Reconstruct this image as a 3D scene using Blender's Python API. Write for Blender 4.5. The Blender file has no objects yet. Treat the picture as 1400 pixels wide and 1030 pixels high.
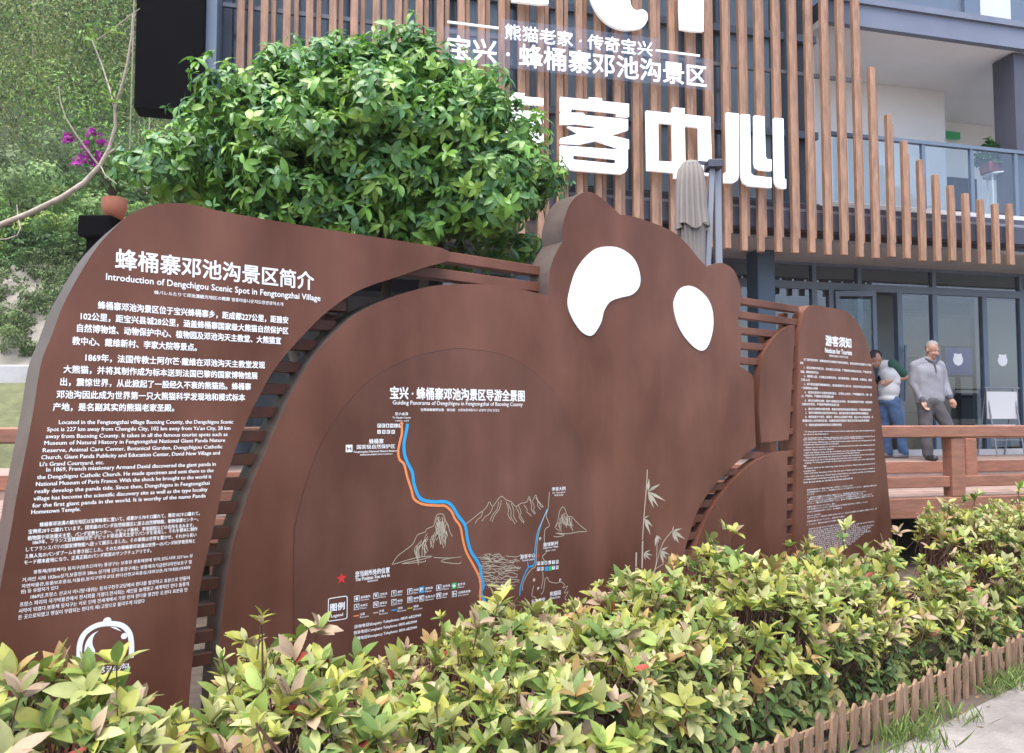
import bpy, bmesh, math, random
import numpy as np
from mathutils import Vector, Matrix
R = math.radians
rng = np.random.default_rng(7)
random.seed(7)
sc = bpy.context.scene
col = sc.collection

# ------------------------------------------------------------------ camera, sky, sun, exposure
F = 1085.0; PITCH = math.atan(59 / F); EYE = 1.55
cam_d = bpy.data.cameras.new('camera'); cam = bpy.data.objects.new('camera', cam_d); col.objects.link(cam)
cam.location = (0, 0, EYE); cam.rotation_euler = (R(90) + PITCH, 0, 0)
cam_d.sensor_fit = 'HORIZONTAL'; cam_d.sensor_width = 36; cam_d.lens = F / 1400 * 36
cam_d.clip_start = .05; cam_d.clip_end = 3000
sc.camera = cam
w = bpy.data.worlds.new("World"); sc.world = w; w.use_nodes = True
nt = w.node_tree; nt.nodes.clear()
SUN_EL, SUN_AZ = 70, 205           # azimuth: compass degrees clockwise from +Y, high and behind the camera
sky = nt.nodes.new('ShaderNodeTexSky'); sky.sky_type = 'NISHITA'; sky.sun_disc = False
sky.sun_elevation = R(SUN_EL); sky.sun_rotation = R(SUN_AZ)
sky.air_density = 1.0; sky.dust_density = 6.0; sky.ozone_density = 0.6; sky.altitude = 900
bg = nt.nodes.new('ShaderNodeBackground'); bg.inputs[1].default_value = 0.15
out = nt.nodes.new('ShaderNodeOutputWorld')
nt.links.new(sky.outputs[0], bg.inputs[0]); nt.links.new(bg.outputs[0], out.inputs[0])
sl = bpy.data.lights.new('sun', 'SUN'); sl.energy = 1.5; sl.angle = R(60); sl.color = (1.0, .965, .92)
so = bpy.data.objects.new('sun', sl); col.objects.link(so)
_az, _el = R(SUN_AZ), R(SUN_EL)
so.rotation_euler = Vector((-math.sin(_az) * math.cos(_el), -math.cos(_az) * math.cos(_el), -math.sin(_el))).to_track_quat('-Z', 'Y').to_euler()
so.location = (-6, -8, 20)
sc.view_settings.view_transform = 'Standard'; sc.view_settings.look = 'None'
sc.view_settings.exposure = 1.68; sc.view_settings.gamma = 1.0
sc.render.engine = 'CYCLES'
sc.cycles.use_denoising = True
sc.cycles.max_bounces = 8; sc.cycles.transparent_max_bounces = 12
sc.cycles.caustics_reflective = False; sc.cycles.caustics_refractive = False

# ------------------------------------------------------------------ measuring helpers
def ray(x, y):
    a, b = (x - 700) / F, (515 - y) / F
    s, c = math.sin(PITCH), math.cos(PITCH)
    return Vector((a, c - b * s, s + b * c))
def at(x, y, Y):                      # the point seen at photo pixel x, y at depth Y
    r = ray(x, y); k = Y / r.y
    return Vector((r.x * k, Y, EYE + r.z * k))
class Plane:                          # an upright plane: s runs along it, o goes behind it, z is up
    def __init__(self, ang, c):
        self.d = Vector((math.cos(ang), math.sin(ang), 0)); self.n = Vector((math.sin(ang), -math.cos(ang), 0)); self.c = c
    def w(self, s, z, o=0.0):
        p = self.n * (self.c - o) + self.d * s
        return Vector((p.x, p.y, z))
    def px(self, x, y, o=0.0):
        r = ray(x, y); k = (self.c - o) / (r.x * self.n.x + r.y * self.n.y)
        p = r * k
        return p.x * self.d.x + p.y * self.d.y, EYE + p.z
    def pw(self, x, y, o=0.0):
        s, z = self.px(x, y, o); return self.w(s, z, o)
SIGN = Plane(R(38.5), -3.7)
BLD = Plane(math.atan(F / 4300), -9.0)
def Zm(x0, y0, s):                    # pixel notes taken in an enlarged view
    return lambda *p: [(x0 + q[0] * s, y0 + q[1] * s, *q[2:]) for q in p]

# ------------------------------------------------------------------ object helpers
def tag(o, label=None, cat=None, group=None, kind=None):
    if label: o['label'] = label
    if cat: o['category'] = cat
    if group: o['group'] = group
    if kind: o['kind'] = kind
    return o
def thing(name, loc, label, cat, group=None):
    o = bpy.data.objects.new(name, None); o.empty_display_size = .2; col.objects.link(o)
    o.location = loc
    return tag(o, label, cat, group)
def root_loc(o):
    while o.parent: o = o.parent
    return Vector(o.location)
def link_mesh(name, me, mat, parent=None, base=None):
    """mesh data come in world coordinates; they are moved to the thing's base"""
    base = root_loc(parent) if parent else Vector(base if base is not None else (0, 0, 0))
    if base.length: me.transform(Matrix.Translation(-base))
    for m in (mat if isinstance(mat, (list, tuple)) else [mat]): me.materials.append(m)
    o = bpy.data.objects.new(name, me); col.objects.link(o)
    if parent: o.parent = parent
    else: o.location = base
    return o
def copy_tree(o, parent=None):
    c = o.copy(); col.objects.link(c)
    if parent: c.parent = parent
    for ch in o.children: copy_tree(ch, c)
    return c
class MB:
    def __init__(s): s.v = []; s.f = []; s.sm = []
    def add(s, vs, fs, smooth=False):
        k = len(s.v); s.v += [tuple(v) for v in vs]; s.f += [tuple(i + k for i in f) for f in fs]; s.sm += [smooth] * len(fs)
    def box(s, c, ax, ay, az, hx, hy, hz, bev=0.0):
        c = Vector(c); ax, ay, az = Vector(ax), Vector(ay), Vector(az)
        if bev <= 0:
            vs = [c + ax * (i * hx) + ay * (j * hy) + az * (k * hz) for i in (-1, 1) for j in (-1, 1) for k in (-1, 1)]
            s.add(vs, [(0, 1, 3, 2), (4, 6, 7, 5), (0, 4, 5, 1), (2, 3, 7, 6), (0, 2, 6, 4), (1, 5, 7, 3)]); return
        bm = bmesh.new(); bmesh.ops.create_cube(bm, size=2)
        for v in bm.verts: v.co = Vector((v.co.x * hx, v.co.y * hy, v.co.z * hz))
        bmesh.ops.bevel(bm, geom=bm.edges[:], offset=bev, segments=1, affect='EDGES')
        bm.verts.index_update()
        s.add([c + ax * v.co.x + ay * v.co.y + az * v.co.z for v in bm.verts], [[v.index for v in f.verts] for f in bm.faces]); bm.free()
    def wbox(s, x0, x1, y0, y1, z0, z1, bev=0.0):
        s.box(((x0 + x1) / 2, (y0 + y1) / 2, (z0 + z1) / 2), (1, 0, 0), (0, 1, 0), (0, 0, 1), abs(x1 - x0) / 2, abs(y1 - y0) / 2, abs(z1 - z0) / 2, bev)
    def pbox(s, pl, s0, s1, o0, o1, z0, z1, bev=0.0):
        s.box(pl.w((s0 + s1) / 2, (z0 + z1) / 2, (o0 + o1) / 2), pl.d, -pl.n, (0, 0, 1), abs(s1 - s0) / 2, abs(o1 - o0) / 2, abs(z1 - z0) / 2, bev)
    def bar(s, a, b, wx, wy, up=(0, 0, 1), bev=0.0):
        a, b = Vector(a), Vector(b); d = (b - a); L = d.length; d.normalize()
        x = d.cross(Vector(up)); x = x.normalized() if x.length > 1e-5 else Vector((1, 0, 0)); y = x.cross(d)
        s.box((a + b) / 2, x, y, d, wx / 2, wy / 2, L / 2, bev)
    def tube(s, pts, rad, n=8, cap=True):
        pts = [Vector(p) for p in pts]; rad = rad if isinstance(rad, (list, tuple)) else [rad] * len(pts)
        vs = []; ref = None
        for i, p in enumerate(pts):
            d = (pts[min(i + 1, len(pts) - 1)] - pts[max(i - 1, 0)]).normalized()
            if ref is None: ref = Vector((0, 0, 1)) if abs(d.z) < .9 else Vector((1, 0, 0))
            x = d.cross(ref).normalized(); y = d.cross(x).normalized(); ref = x.cross(d) if False else ref
            for k in range(n):
                a = 2 * math.pi * k / n
                vs.append(p + (x * math.cos(a) + y * math.sin(a)) * rad[i])
        fs = [(i * n + k, i * n + (k + 1) % n, (i + 1) * n + (k + 1) % n, (i + 1) * n + k) for i in range(len(pts) - 1) for k in range(n)]
        s.add(vs, fs, True)
        if cap:
            L = len(pts); s.add(vs[:n], [tuple(range(n))]); s.add(vs[(L - 1) * n:], [tuple(range(n))[::-1]])
    def lathe(s, c, prof, n=16):
        c = Vector(c); vs = [c + Vector((r * math.cos(2 * math.pi * k / n), r * math.sin(2 * math.pi * k / n), z)) for r, z in prof for k in range(n)]
        s.add(vs, [(i * n + k, i * n + (k + 1) % n, (i + 1) * n + (k + 1) % n, (i + 1) * n + k) for i in range(len(prof) - 1) for k in range(n)], True)
    def ball(s, c, rx, ry=None, rz=None, n=12, m=8, rot=None):
        ry = ry or rx; rz = rz or rx; c = Vector(c); vs = []
        for i in range(m + 1):
            t = math.pi * i / m
            for k in range(n):
                a = 2 * math.pi * k / n
                v = Vector((rx * math.sin(t) * math.cos(a), ry * math.sin(t) * math.sin(a), rz * math.cos(t)))
                vs.append(c + (rot @ v if rot else v))
        s.add(vs, [(i * n + k, (i + 1) * n + k, (i + 1) * n + (k + 1) % n, i * n + (k + 1) % n) for i in range(m) for k in range(n)], True)
    def prism(s, pl, poly, o0, o1, back=True):
        """a flat outline [(s, z)] on a plane, given thickness from o0 (front) to o1 (back)"""
        n = len(poly); A = sum(poly[i][0] * poly[(i + 1) % n][1] - poly[(i + 1) % n][0] * poly[i][1] for i in range(n))
        if A < 0: poly = poly[::-1]
        vs = [pl.w(a, b, o0) for a, b in poly] + [pl.w(a, b, o1) for a, b in poly]
        fs = [tuple(range(n))] + [((i + 1) % n, i, i + n, (i + 1) % n + n) for i in range(n)]
        if back: fs.append(tuple(range(n, 2 * n))[::-1])
        s.add(vs, fs)
    def flat(s, pl, poly, o):
        n = len(poly); A = sum(poly[i][0] * poly[(i + 1) % n][1] - poly[(i + 1) % n][0] * poly[i][1] for i in range(n))
        if A < 0: poly = poly[::-1]
        s.add([pl.w(a, b, o) for a, b in poly], [tuple(range(n))])
    def ribbon(s, pl, pts, wd, o):
        P = [Vector((a, b)) for a, b in pts]; L = []; Rr = []
        for i, p in enumerate(P):
            d = P[min(i + 1, len(P) - 1)] - P[max(i - 1, 0)]
            if d.length < 1e-9: d = Vector((1, 0))
            d.normalize(); q = Vector((-d.y, d.x)) * wd / 2; L.append(p + q); Rr.append(p - q)
        n = len(P)
        s.add([pl.w(a.x, a.y, o) for a in L] + [pl.w(a.x, a.y, o) for a in Rr], [(i, n + i, n + i + 1, i + 1) for i in range(n - 1)])
    def mesh(s, name='m'):
        me = bpy.data.meshes.new(name); me.from_pydata(s.v, [], s.f)
        me.polygons.foreach_set('use_smooth', s.sm); me.update()
        return me
    def build(s, name, mat, parent=None, base=None):
        return link_mesh(name, s.mesh(name), mat, parent, base)
def spline(pts, n=8, closed=True):
    """Catmull-Rom through (x, y); a third value marks a sharp corner"""
    P = [(p[0], p[1]) for p in pts]; C = [len(p) > 2 for p in pts]; N = len(P); outp = []
    for i in range(N if closed else N - 1):
        p1, p2 = P[i], P[(i + 1) % N]
        p0 = P[(i - 1) % N] if (closed or i > 0) else p1
        p3 = P[(i + 2) % N] if (closed or i + 2 < N) else p2
        if C[i]: p0 = p1
        if C[(i + 1) % N]: p3 = p2
        for k in range(n):
            t = k / n; t2 = t * t; t3 = t2 * t
            outp.append(tuple(.5 * (2 * p1[j] + (p2[j] - p0[j]) * t + (2 * p0[j] - 5 * p1[j] + 4 * p2[j] - p3[j]) * t2 + (3 * p1[j] - p0[j] - 3 * p2[j] + p3[j]) * t3) for j in (0, 1)))
    if not closed: outp.append(P[-1])
    return outp

# ------------------------------------------------------------------ materials
def mat(name, rgb, rough=.6, var=.0, vscale=6, metal=0, spec=.5, bump=0, bscale=40, stretch=None, rgb2=None, emit=None):
    m = bpy.data.materials.new(name); m.use_nodes = True; t = m.node_tree; b = t.nodes['Principled BSDF']
    b.inputs['Roughness'].default_value = rough; b.inputs['Metallic'].default_value = metal; b.inputs['Specular IOR Level'].default_value = spec
    c = (*rgb, 1); b.inputs['Base Color'].default_value = c
    if var or rgb2 or bump:
        tc = t.nodes.new('ShaderNodeTexCoord'); mp = t.nodes.new('ShaderNodeMapping'); t.links.new(tc.outputs['Object'], mp.inputs[0])
        if stretch: mp.inputs['Scale'].default_value = stretch
    if var or rgb2:
        n = t.nodes.new('ShaderNodeTexNoise'); n.inputs['Scale'].default_value = vscale; n.inputs['Detail'].default_value = 6; n.inputs['Roughness'].default_value = .62
        t.links.new(mp.outputs[0], n.inputs[0])
        r = t.nodes.new('ShaderNodeValToRGB'); r.color_ramp.elements[0].position = .3; r.color_ramp.elements[1].position = .7
        d = rgb2 or tuple(x * (1 + var) for x in rgb)
        r.color_ramp.elements[0].color = (*[x * (1 - var) for x in rgb], 1); r.color_ramp.elements[1].color = (*d, 1)
        t.links.new(n.outputs[0], r.inputs[0]); t.links.new(r.outputs[0], b.inputs['Base Color'])
        rm = t.nodes.new('ShaderNodeMapRange'); rm.inputs[3].default_value = max(0, rough - .08); rm.inputs[4].default_value = min(1, rough + .08)
        t.links.new(n.outputs[0], rm.inputs[0]); t.links.new(rm.outputs[0], b.inputs['Roughness'])
    if bump:
        n2 = t.nodes.new('ShaderNodeTexNoise'); n2.inputs['Scale'].default_value = bscale; n2.inputs['Detail'].default_value = 5
        t.links.new(mp.outputs[0], n2.inputs[0]); bp = t.nodes.new('ShaderNodeBump'); bp.inputs['Strength'].default_value = bump; bp.inputs['Distance'].default_value = .02
        t.links.new(n2.outputs[0], bp.inputs['Height']); t.links.new(bp.outputs[0], b.inputs['Normal'])
    if emit:
        b.inputs['Emission Color'].default_value = (*emit[0], 1); b.inputs['Emission Strength'].default_value = emit[1]
    return m
def glass_mat(name, tint, refl=.5, rough=0.01):
    m = bpy.data.materials.new(name); m.use_nodes = True; t = m.node_tree; t.nodes.clear()
    o = t.nodes.new('ShaderNodeOutputMaterial'); mx = t.nodes.new('ShaderNodeMixShader'); tr = t.nodes.new('ShaderNodeBsdfTransparent'); g = t.nodes.new('ShaderNodeBsdfGlossy'); fr = t.nodes.new('ShaderNodeFresnel')
    tr.inputs[0].default_value = (*tint, 1); g.inputs['Roughness'].default_value = rough; g.inputs[0].default_value = (refl, refl, refl * 1.05, 1)
    fr.inputs[0].default_value = 2.1
    ge = t.nodes.new('ShaderNodeNewGeometry'); mm = t.nodes.new('ShaderNodeMath'); mm.operation = 'MULTIPLY'; iv = t.nodes.new('ShaderNodeMath'); iv.operation = 'SUBTRACT'; iv.inputs[0].default_value = 1
    t.links.new(ge.outputs['Backfacing'], iv.inputs[1]); t.links.new(fr.outputs[0], mm.inputs[0]); t.links.new(iv.outputs[0], mm.inputs[1]); t.links.new(mm.outputs[0], mx.inputs[0]); t.links.new(tr.outputs[0], mx.inputs[1]); t.links.new(g.outputs[0], mx.inputs[2]); t.links.new(mx.outputs[0], o.inputs[0])
    return m
def leaf_mat(name, rough=.38, trans=.3, spec=.5, back=1.25):
    m = bpy.data.materials.new(name); m.use_nodes = True; t = m.node_tree; b = t.nodes['Principled BSDF']; o = t.nodes['Material Output']
    a = t.nodes.new('ShaderNodeAttribute'); a.attribute_name = 'col'
    n = t.nodes.new('ShaderNodeTexNoise'); n.inputs['Scale'].default_value = 35; tc = t.nodes.new('ShaderNodeTexCoord'); t.links.new(tc.outputs['Object'], n.inputs[0])
    mr = t.nodes.new('ShaderNodeMapRange'); mr.inputs[3].default_value = .8; mr.inputs[4].default_value = 1.2; t.links.new(n.outputs[0], mr.inputs[0])
    mx = t.nodes.new('ShaderNodeVectorMath'); mx.operation = 'SCALE'; t.links.new(a.outputs['Color'], mx.inputs[0]); t.links.new(mr.outputs[0], mx.inputs['Scale'])
    t.links.new(mx.outputs[0], b.inputs['Base Color'])
    b.inputs['Roughness'].default_value = rough; b.inputs['Specular IOR Level'].default_value = spec
    tl = t.nodes.new('ShaderNodeBsdfTranslucent'); t.links.new(mx.outputs[0], tl.inputs[0])
    ms = t.nodes.new('ShaderNodeMixShader'); ms.inputs[0].default_value = trans
    t.links.new(b.outputs[0], ms.inputs[1]); t.links.new(tl.outputs[0], ms.inputs[2]); t.links.new(ms.outputs[0], o.inputs[0])
    return m
def sign_mat(name, base):
    m = bpy.data.materials.new(name); m.use_nodes = True; t = m.node_tree; b = t.nodes['Principled BSDF']
    tc = t.nodes.new('ShaderNodeTexCoord')
    def noise(scale, stretch, det=5):
        mp = t.nodes.new('ShaderNodeMapping'); mp.inputs['Scale'].default_value = stretch; t.links.new(tc.outputs['Object'], mp.inputs[0])
        n = t.nodes.new('ShaderNodeTexNoise'); n.inputs['Scale'].default_value = scale; n.inputs['Detail'].default_value = det; t.links.new(mp.outputs[0], n.inputs[0]); return n
    n1 = noise(2.0, (1, 1, .6), 10); n2 = noise(7, (1, 1, .05), 7); n3 = noise(90, (1, 1, 1), 3)
    r = t.nodes.new('ShaderNodeValToRGB'); r.color_ramp.elements[0].position = .34; r.color_ramp.elements[1].position = .66
    r.color_ramp.elements[0].color = (base[0] * .74, base[1] * .70, base[2] * .68, 1); r.color_ramp.elements[1].color = (base[0] * 1.3, base[1] * 1.4, base[2] * 1.55, 1)
    t.links.new(n1.outputs[0], r.inputs[0])
    mr = t.nodes.new('ShaderNodeMapRange'); mr.inputs[1].default_value = .25; mr.inputs[2].default_value = .75; mr.inputs[3].default_value = .90; mr.inputs[4].default_value = 1.1; t.links.new(n2.outputs[0], mr.inputs[0])
    mx = t.nodes.new('ShaderNodeVectorMath'); mx.operation = 'SCALE'; t.links.new(r.outputs[0], mx.inputs[0]); t.links.new(mr.outputs[0], mx.inputs['Scale'])
    t.links.new(mx.outputs[0], b.inputs['Base Color'])
    rr = t.nodes.new('ShaderNodeMapRange'); rr.inputs[3].default_value = .30; rr.inputs[4].default_value = .58; t.links.new(n2.outputs[0], rr.inputs[0]); t.links.new(rr.outputs[0], b.inputs['Roughness'])
    bp = t.nodes.new('ShaderNodeBump'); bp.inputs['Strength'].default_value = .06; bp.inputs['Distance'].default_value = .004; t.links.new(n3.outputs[0], bp.inputs['Height']); t.links.new(bp.outputs[0], b.inputs['Normal'])
    b.inputs['Specular IOR Level'].default_value = .22
    return m
M = dict(
    sign=sign_mat('brown_sign_metal', (.137, .054, .032)), disc=sign_mat('brown_disc_metal', (.124, .051, .032)),
    side=mat('bare_steel_edge', (.135, .102, .09), .42, .22, 5, metal=.35, bump=.1, bscale=60),
    white=mat('white_print', (.88, .88, .87), .5),
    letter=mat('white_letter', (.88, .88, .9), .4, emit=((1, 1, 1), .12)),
    khaki=mat('khaki_print', (.52, .46, .34), .6), blue=mat('blue_print', (.02, .32, .62), .5), orange=mat('orange_print', (.78, .24, .08), .5),
    red=mat('red_print', (.6, .03, .03), .5), green=mat('green_print', (.05, .42, .12), .5), olive=mat('olive_print', (.4, .42, .05), .5),
    line=mat('dark_groove', (.05, .022, .018), .7),
    wood=mat('larch_slat', (.33, .185, .115), .6, .34, 4, stretch=(5, 5, .9), bump=.2, bscale=25),
    deck=mat('deck_timber', (.26, .115, .07), .6, .25, 4, stretch=(1, 1, 6), bump=.15, bscale=20),
    deckfloor=mat('deck_boards', (.34, .24, .20), .6, .2, 5),
    picket=mat('weathered_picket', (.25, .155, .095), .85, .5, 7, stretch=(4, 4, .8), bump=.25, bscale=30),
    frame=mat('bluegrey_frame', (.13, .17, .23), .4, .08, 3), dark=mat('dark_panel', (.004, .0036, .0045), .8, .15, 4, spec=.05),
    pier=mat('slate_pier', (.075, .075, .10), .5, .1, 3), slab=mat('slab_edge', (.06, .06, .085), .5, .1, 3), fascia=mat('grey_fascia', (.17, .19, .25), .5, .08, 2),
    column=mat('blue_column', (.06, .095, .14), .4, .08, 3), plaster=mat('white_plaster', (.9, .87, .86), .8, .03, 2),
    soffit=mat('soffit', (.34, .35, .36), .7, .05, 2), interior=mat('interior', (.58, .58, .6), .8, .1, 2), intfloor=mat('interior_floor', (.34, .33, .32), .5, .1, 2),
    glass=glass_mat('store_glass', (.80, .86, .88), .85), darkglass=mat('dark_glazing', (.07, .09, .115), .12, .2, 1.5, spec=.8), railglass=glass_mat('rail_glass', (.90, .96, .97), .8),
    plate=glass_mat('sign_plate', (.97, .98, .99), .6),
    soil=mat('soil', (.09, .068, .052), .95, .35, 8, bump=.6, bscale=30), path=mat('pale_path', (.25, .228, .205), .92, .42, 1.6, bump=.8, bscale=45),
    concrete=mat('concrete', (.42, .42, .42), .85, .12, 3), lawn=mat('mossy_lawn', (.12, .13, .06), .95, .3, 5, bump=.5, bscale=20), dirt=mat('dirt_slope', (.205, .19, .16), .95, .35, 1.6, bump=.6, bscale=4),
    hill=mat('hill', (.035, .06, .02), .95, .4, .3), bark=mat('bark', (.10, .075, .055), .9, .3, 8, bump=.4, bscale=30), palebark=mat('pale_bark', (.36, .30, .235), .8, .3, 14, bump=.3, bscale=50),
    stem=mat('red_stem', (.10, .045, .03), .7, .2, 10), canopy=mat('parasol_cloth', (.25, .225, .205), .85, .08, 5), alu=mat('grey_alu', (.25, .26, .29), .45, .06, 3, metal=.3),
    terracotta=mat('terracotta', (.5, .17, .09), .7, .12, 6), maroon=mat('maroon_pot', (.2, .05, .045), .6, .1, 6), cardboard=mat('cardboard', (.3, .23, .16), .9, .08, 3),
    screen=mat('blue_screen', (.01, .01, .06), .3, emit=((.03, .03, .4), .08)), board=mat('white_board', (.6, .6, .6), .5), exit=mat('exit_sign', (.02, .12, .06), .5, emit=((.02, .3, .1), .1)),
    curtain=mat('curtain', (.6, .64, .66), .9, .08, 4),
    leaf=leaf_mat('photinia_leaf', .42, .32, .35), osm=leaf_mat('osmanthus_leaf', .3, .25), far=leaf_mat('wood_leaf', .6, .3, .3), petal=leaf_mat('bract', .6, .35, .2), grass=leaf_mat('grass_blade', .6, .3, .3),
)

# ------------------------------------------------------------------ text
_txt = bpy.data.curves.new('t', 'FONT'); _txto = bpy.data.objects.new('t', _txt); col.objects.link(_txto)
_txt.resolution_u = 2
def glyphs(body):
    _txt.body = body
    dg = bpy.context.evaluated_depsgraph_get(); dg.update()
    me = bpy.data.meshes.new_from_object(_txto.evaluated_get(dg))
    v = np.array([x.co[:2] for x in me.vertices]) if len(me.vertices) else np.zeros((0, 2))
    f = [tuple(p.vertices) for p in me.polygons]
    bpy.data.meshes.remove(me); return v, f
def text(mb, pl, body, p0, p1, hpx, o=-.0015, bold=.012, extr=0.0):
    """one line of lettering from photo pixel p0 (left end, mid height) to p1 (right end), hpx tall at its left end;
    heavier strokes come from a second and third pass shifted by a hair"""
    v, f = glyphs(body)
    if not len(v): return
    s0, z0 = pl.px(*p0, o); s1, z1 = pl.px(*p1, o)
    _, za = pl.px(p0[0], p0[1] - hpx / 2, o); _, zb = pl.px(p0[0], p0[1] + hpx / 2, o)
    H = za - zb; z = (z0 + z1) / 2
    mn, mxx = v.min(0), v.max(0)
    x0 = s0 + (v[:, 0] - mn[0]) / max(1e-6, mxx[0] - mn[0]) * (s1 - s0)
    y0 = z - H / 2 + (v[:, 1] - mn[1]) / max(1e-6, mxx[1] - mn[1]) * H
    k = len(x0); e = bold * H
    passes = [(0, 0)] if e <= 0 else ([(-e, -e * .5), (e, e * .5)] if H < .03 else [(-e, -e), (e, e), (-e, e), (e, -e)])
    for n_, (dx, dy) in enumerate(passes):
        x, y = x0 + dx, y0 + dy; oo = o - n_ * .00012
        if extr <= 0:
            mb.add([pl.w(a, b, oo) for a, b in zip(x, y)], f)
        else:
            oo = o - n_ * .0006
            vs = [pl.w(a, b, oo) for a, b in zip(x, y)] + [pl.w(a, b, oo + extr) for a, b in zip(x, y)]
            fs = list(f) + [tuple(i + k for i in q)[::-1] for q in f]
            cnt = {}
            for q in f:
                for i in range(len(q)):
                    ed = (q[i], q[(i + 1) % len(q)]); kk = tuple(sorted(ed)); cnt.setdefault(kk, []).append(ed)
            for ed in cnt.values():
                if len(ed) == 1: a, b = ed[0]; fs.append((b, a, a + k, b + k))
            mb.add(vs, fs)

# ------------------------------------------------------------------ leaves
def leaf_mesh(name, pos, axis, up, length, width, colr, bend=.35, fold=.25, rows=4):
    """many separate leaves in one mesh: folded, pointed blades"""
    n = len(pos); ts = np.linspace(0, 1, rows + 1); prof = np.interp(ts, [0, .12, .35, .6, .85, 1], [.06, .58, .98, 1, .62, .05])
    axis = axis / np.linalg.norm(axis, axis=1, keepdims=True)
    side = np.cross(axis, up); side /= np.maximum(1e-6, np.linalg.norm(side, axis=1, keepdims=True)); nor = np.cross(side, axis)
    length = np.broadcast_to(length, n)[:, None]; width = np.broadcast_to(width, n)[:, None]; bend = np.broadcast_to(bend, n)[:, None]
    V = np.zeros((n, rows + 1, 3, 3))
    for i, t in enumerate(ts):
        c = pos + axis * length * t - nor * length * bend * t * t
        for j, k in enumerate((-1, 0, 1)):
            V[:, i, j] = c + side * width * .5 * prof[i] * k + nor * width * fold * prof[i] * abs(k)
    V = V.reshape(-1, 3); q = []
    for i in range(rows):
        for j in range(2): q.append((i * 3 + j, i * 3 + j + 1, (i + 1) * 3 + j + 1, (i + 1) * 3 + j))
    q = np.array(q); per = (rows + 1) * 3
    Fq = (q[None] + (np.arange(n) * per)[:, None, None]).reshape(-1, 4)
    me = bpy.data.meshes.new(name); me.vertices.add(len(V)); me.vertices.foreach_set('co', V.ravel())
    me.loops.add(Fq.size); me.loops.foreach_set('vertex_index', Fq.ravel().astype(np.int32))
    me.polygons.add(len(Fq)); me.polygons.foreach_set('loop_start', np.arange(0, Fq.size, 4, dtype=np.int32)); me.polygons.foreach_set('loop_total', np.full(len(Fq), 4, dtype=np.int32))
    me.polygons.foreach_set('use_smooth', np.ones(len(Fq), dtype=bool))
    me.update(calc_edges=True)
    ca = me.attributes.new('col', 'FLOAT_COLOR', 'POINT')
    cc = np.ones((n, per, 4)); cc[:, :, :3] = colr[:, None, :]; ca.data.foreach_set('color', cc.ravel())
    return me
def whorls(cent, axis, nl=(5, 8), elev=(5, 60), ln=(.08, .12), wr=.36, colf=None, bend=(.1, .45)):
    """rosettes of leaves at twig tips; returns the arrays leaf_mesh wants"""
    P, A, U, L, W, C, B = [], [], [], [], [], [], []
    for c, a in zip(cent, axis):
        a = a / np.linalg.norm(a); t = np.cross(a, [0.3, .9, .1]); t /= np.linalg.norm(t); b = np.cross(a, t)
        k = rng.integers(nl[0], nl[1] + 1); ph = rng.uniform(0, 6.28); base = colf(c); sz = rng.choice([.6, .8, 1, 1.15], p=[.15, .25, .4, .2])
        for i in range(k):
            an = ph + 6.283 * i / k * 1.0 + rng.normal(0, .25); e = R(rng.uniform(*elev))
            rd = t * math.cos(an) + b * math.sin(an); d = rd * math.cos(e) + a * math.sin(e)
            l = rng.uniform(*ln) * sz * (1 if rng.random() < .85 else .7)
            P.append(c - a * rng.uniform(0, .035)); A.append(d); U.append(a * math.cos(e) - rd * math.sin(e) + rng.normal(0, .15, 3)); L.append(l); W.append(l * wr * rng.uniform(.85, 1.2))
            C.append(base(i, k)); B.append(rng.uniform(*bend))
    return dict(pos=np.array(P), axis=np.array(A), up=np.array(U), length=np.array(L), width=np.array(W), colr=np.clip(np.array(C), .004, 1), bend=np.array(B))
# ------------------------------------------------------------------ the setting
def sheet(name, pts, z, m, kind='structure', thick=0):
    b = MB(); b.add([(x, y, z) for x, y in pts], [tuple(range(len(pts)))]); return tag(b.build(name, m), kind=kind)
sheet('ground', [(-250, -120), (250, -120), (250, 160), (-250, 160)], 0, M['soil'])
def gpt(x, y): r = ray(x, y); return r * (-EYE / r.z)
_g0, _g1 = gpt(1198, 1014), gpt(1396, 918)
FEN = Plane(math.atan2(_g1.y - _g0.y, _g1.x - _g0.x), 0)
FEN.c = _g0.dot(FEN.n)
b = MB(); b.add([FEN.w(-20, .004, -.10), FEN.w(30, .004, -.10), FEN.w(30, .004, -14), FEN.w(-20, .004, -14)][::-1], [(0, 1, 2, 3)]); tag(b.build('path', M['path']), kind='structure')
# planting bed: a slightly mounded strip of soil between the fence and the deck
b = MB(); NX, NO = 60, 14
vs = []
for i in range(NX + 1):
    for j in range(NO + 1):
        s = -8 + 22 * i / NX; o = .03 + 2.6 * j / NO
        vs.append(FEN.w(s, .012 + .07 * math.sin(math.pi * min(1, j / NO * 1.4 if j < NO else 1)) ** .5 * (.6 + .4 * math.sin(i * 1.7 + j * 2.3)), o))
b.add(vs, [(i * (NO + 1) + j, (i + 1) * (NO + 1) + j, (i + 1) * (NO + 1) + j + 1, i * (NO + 1) + j + 1) for i in range(NX) for j in range(NO)], True)
tag(b.build('planting_bed', M['soil']), kind='structure')
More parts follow.
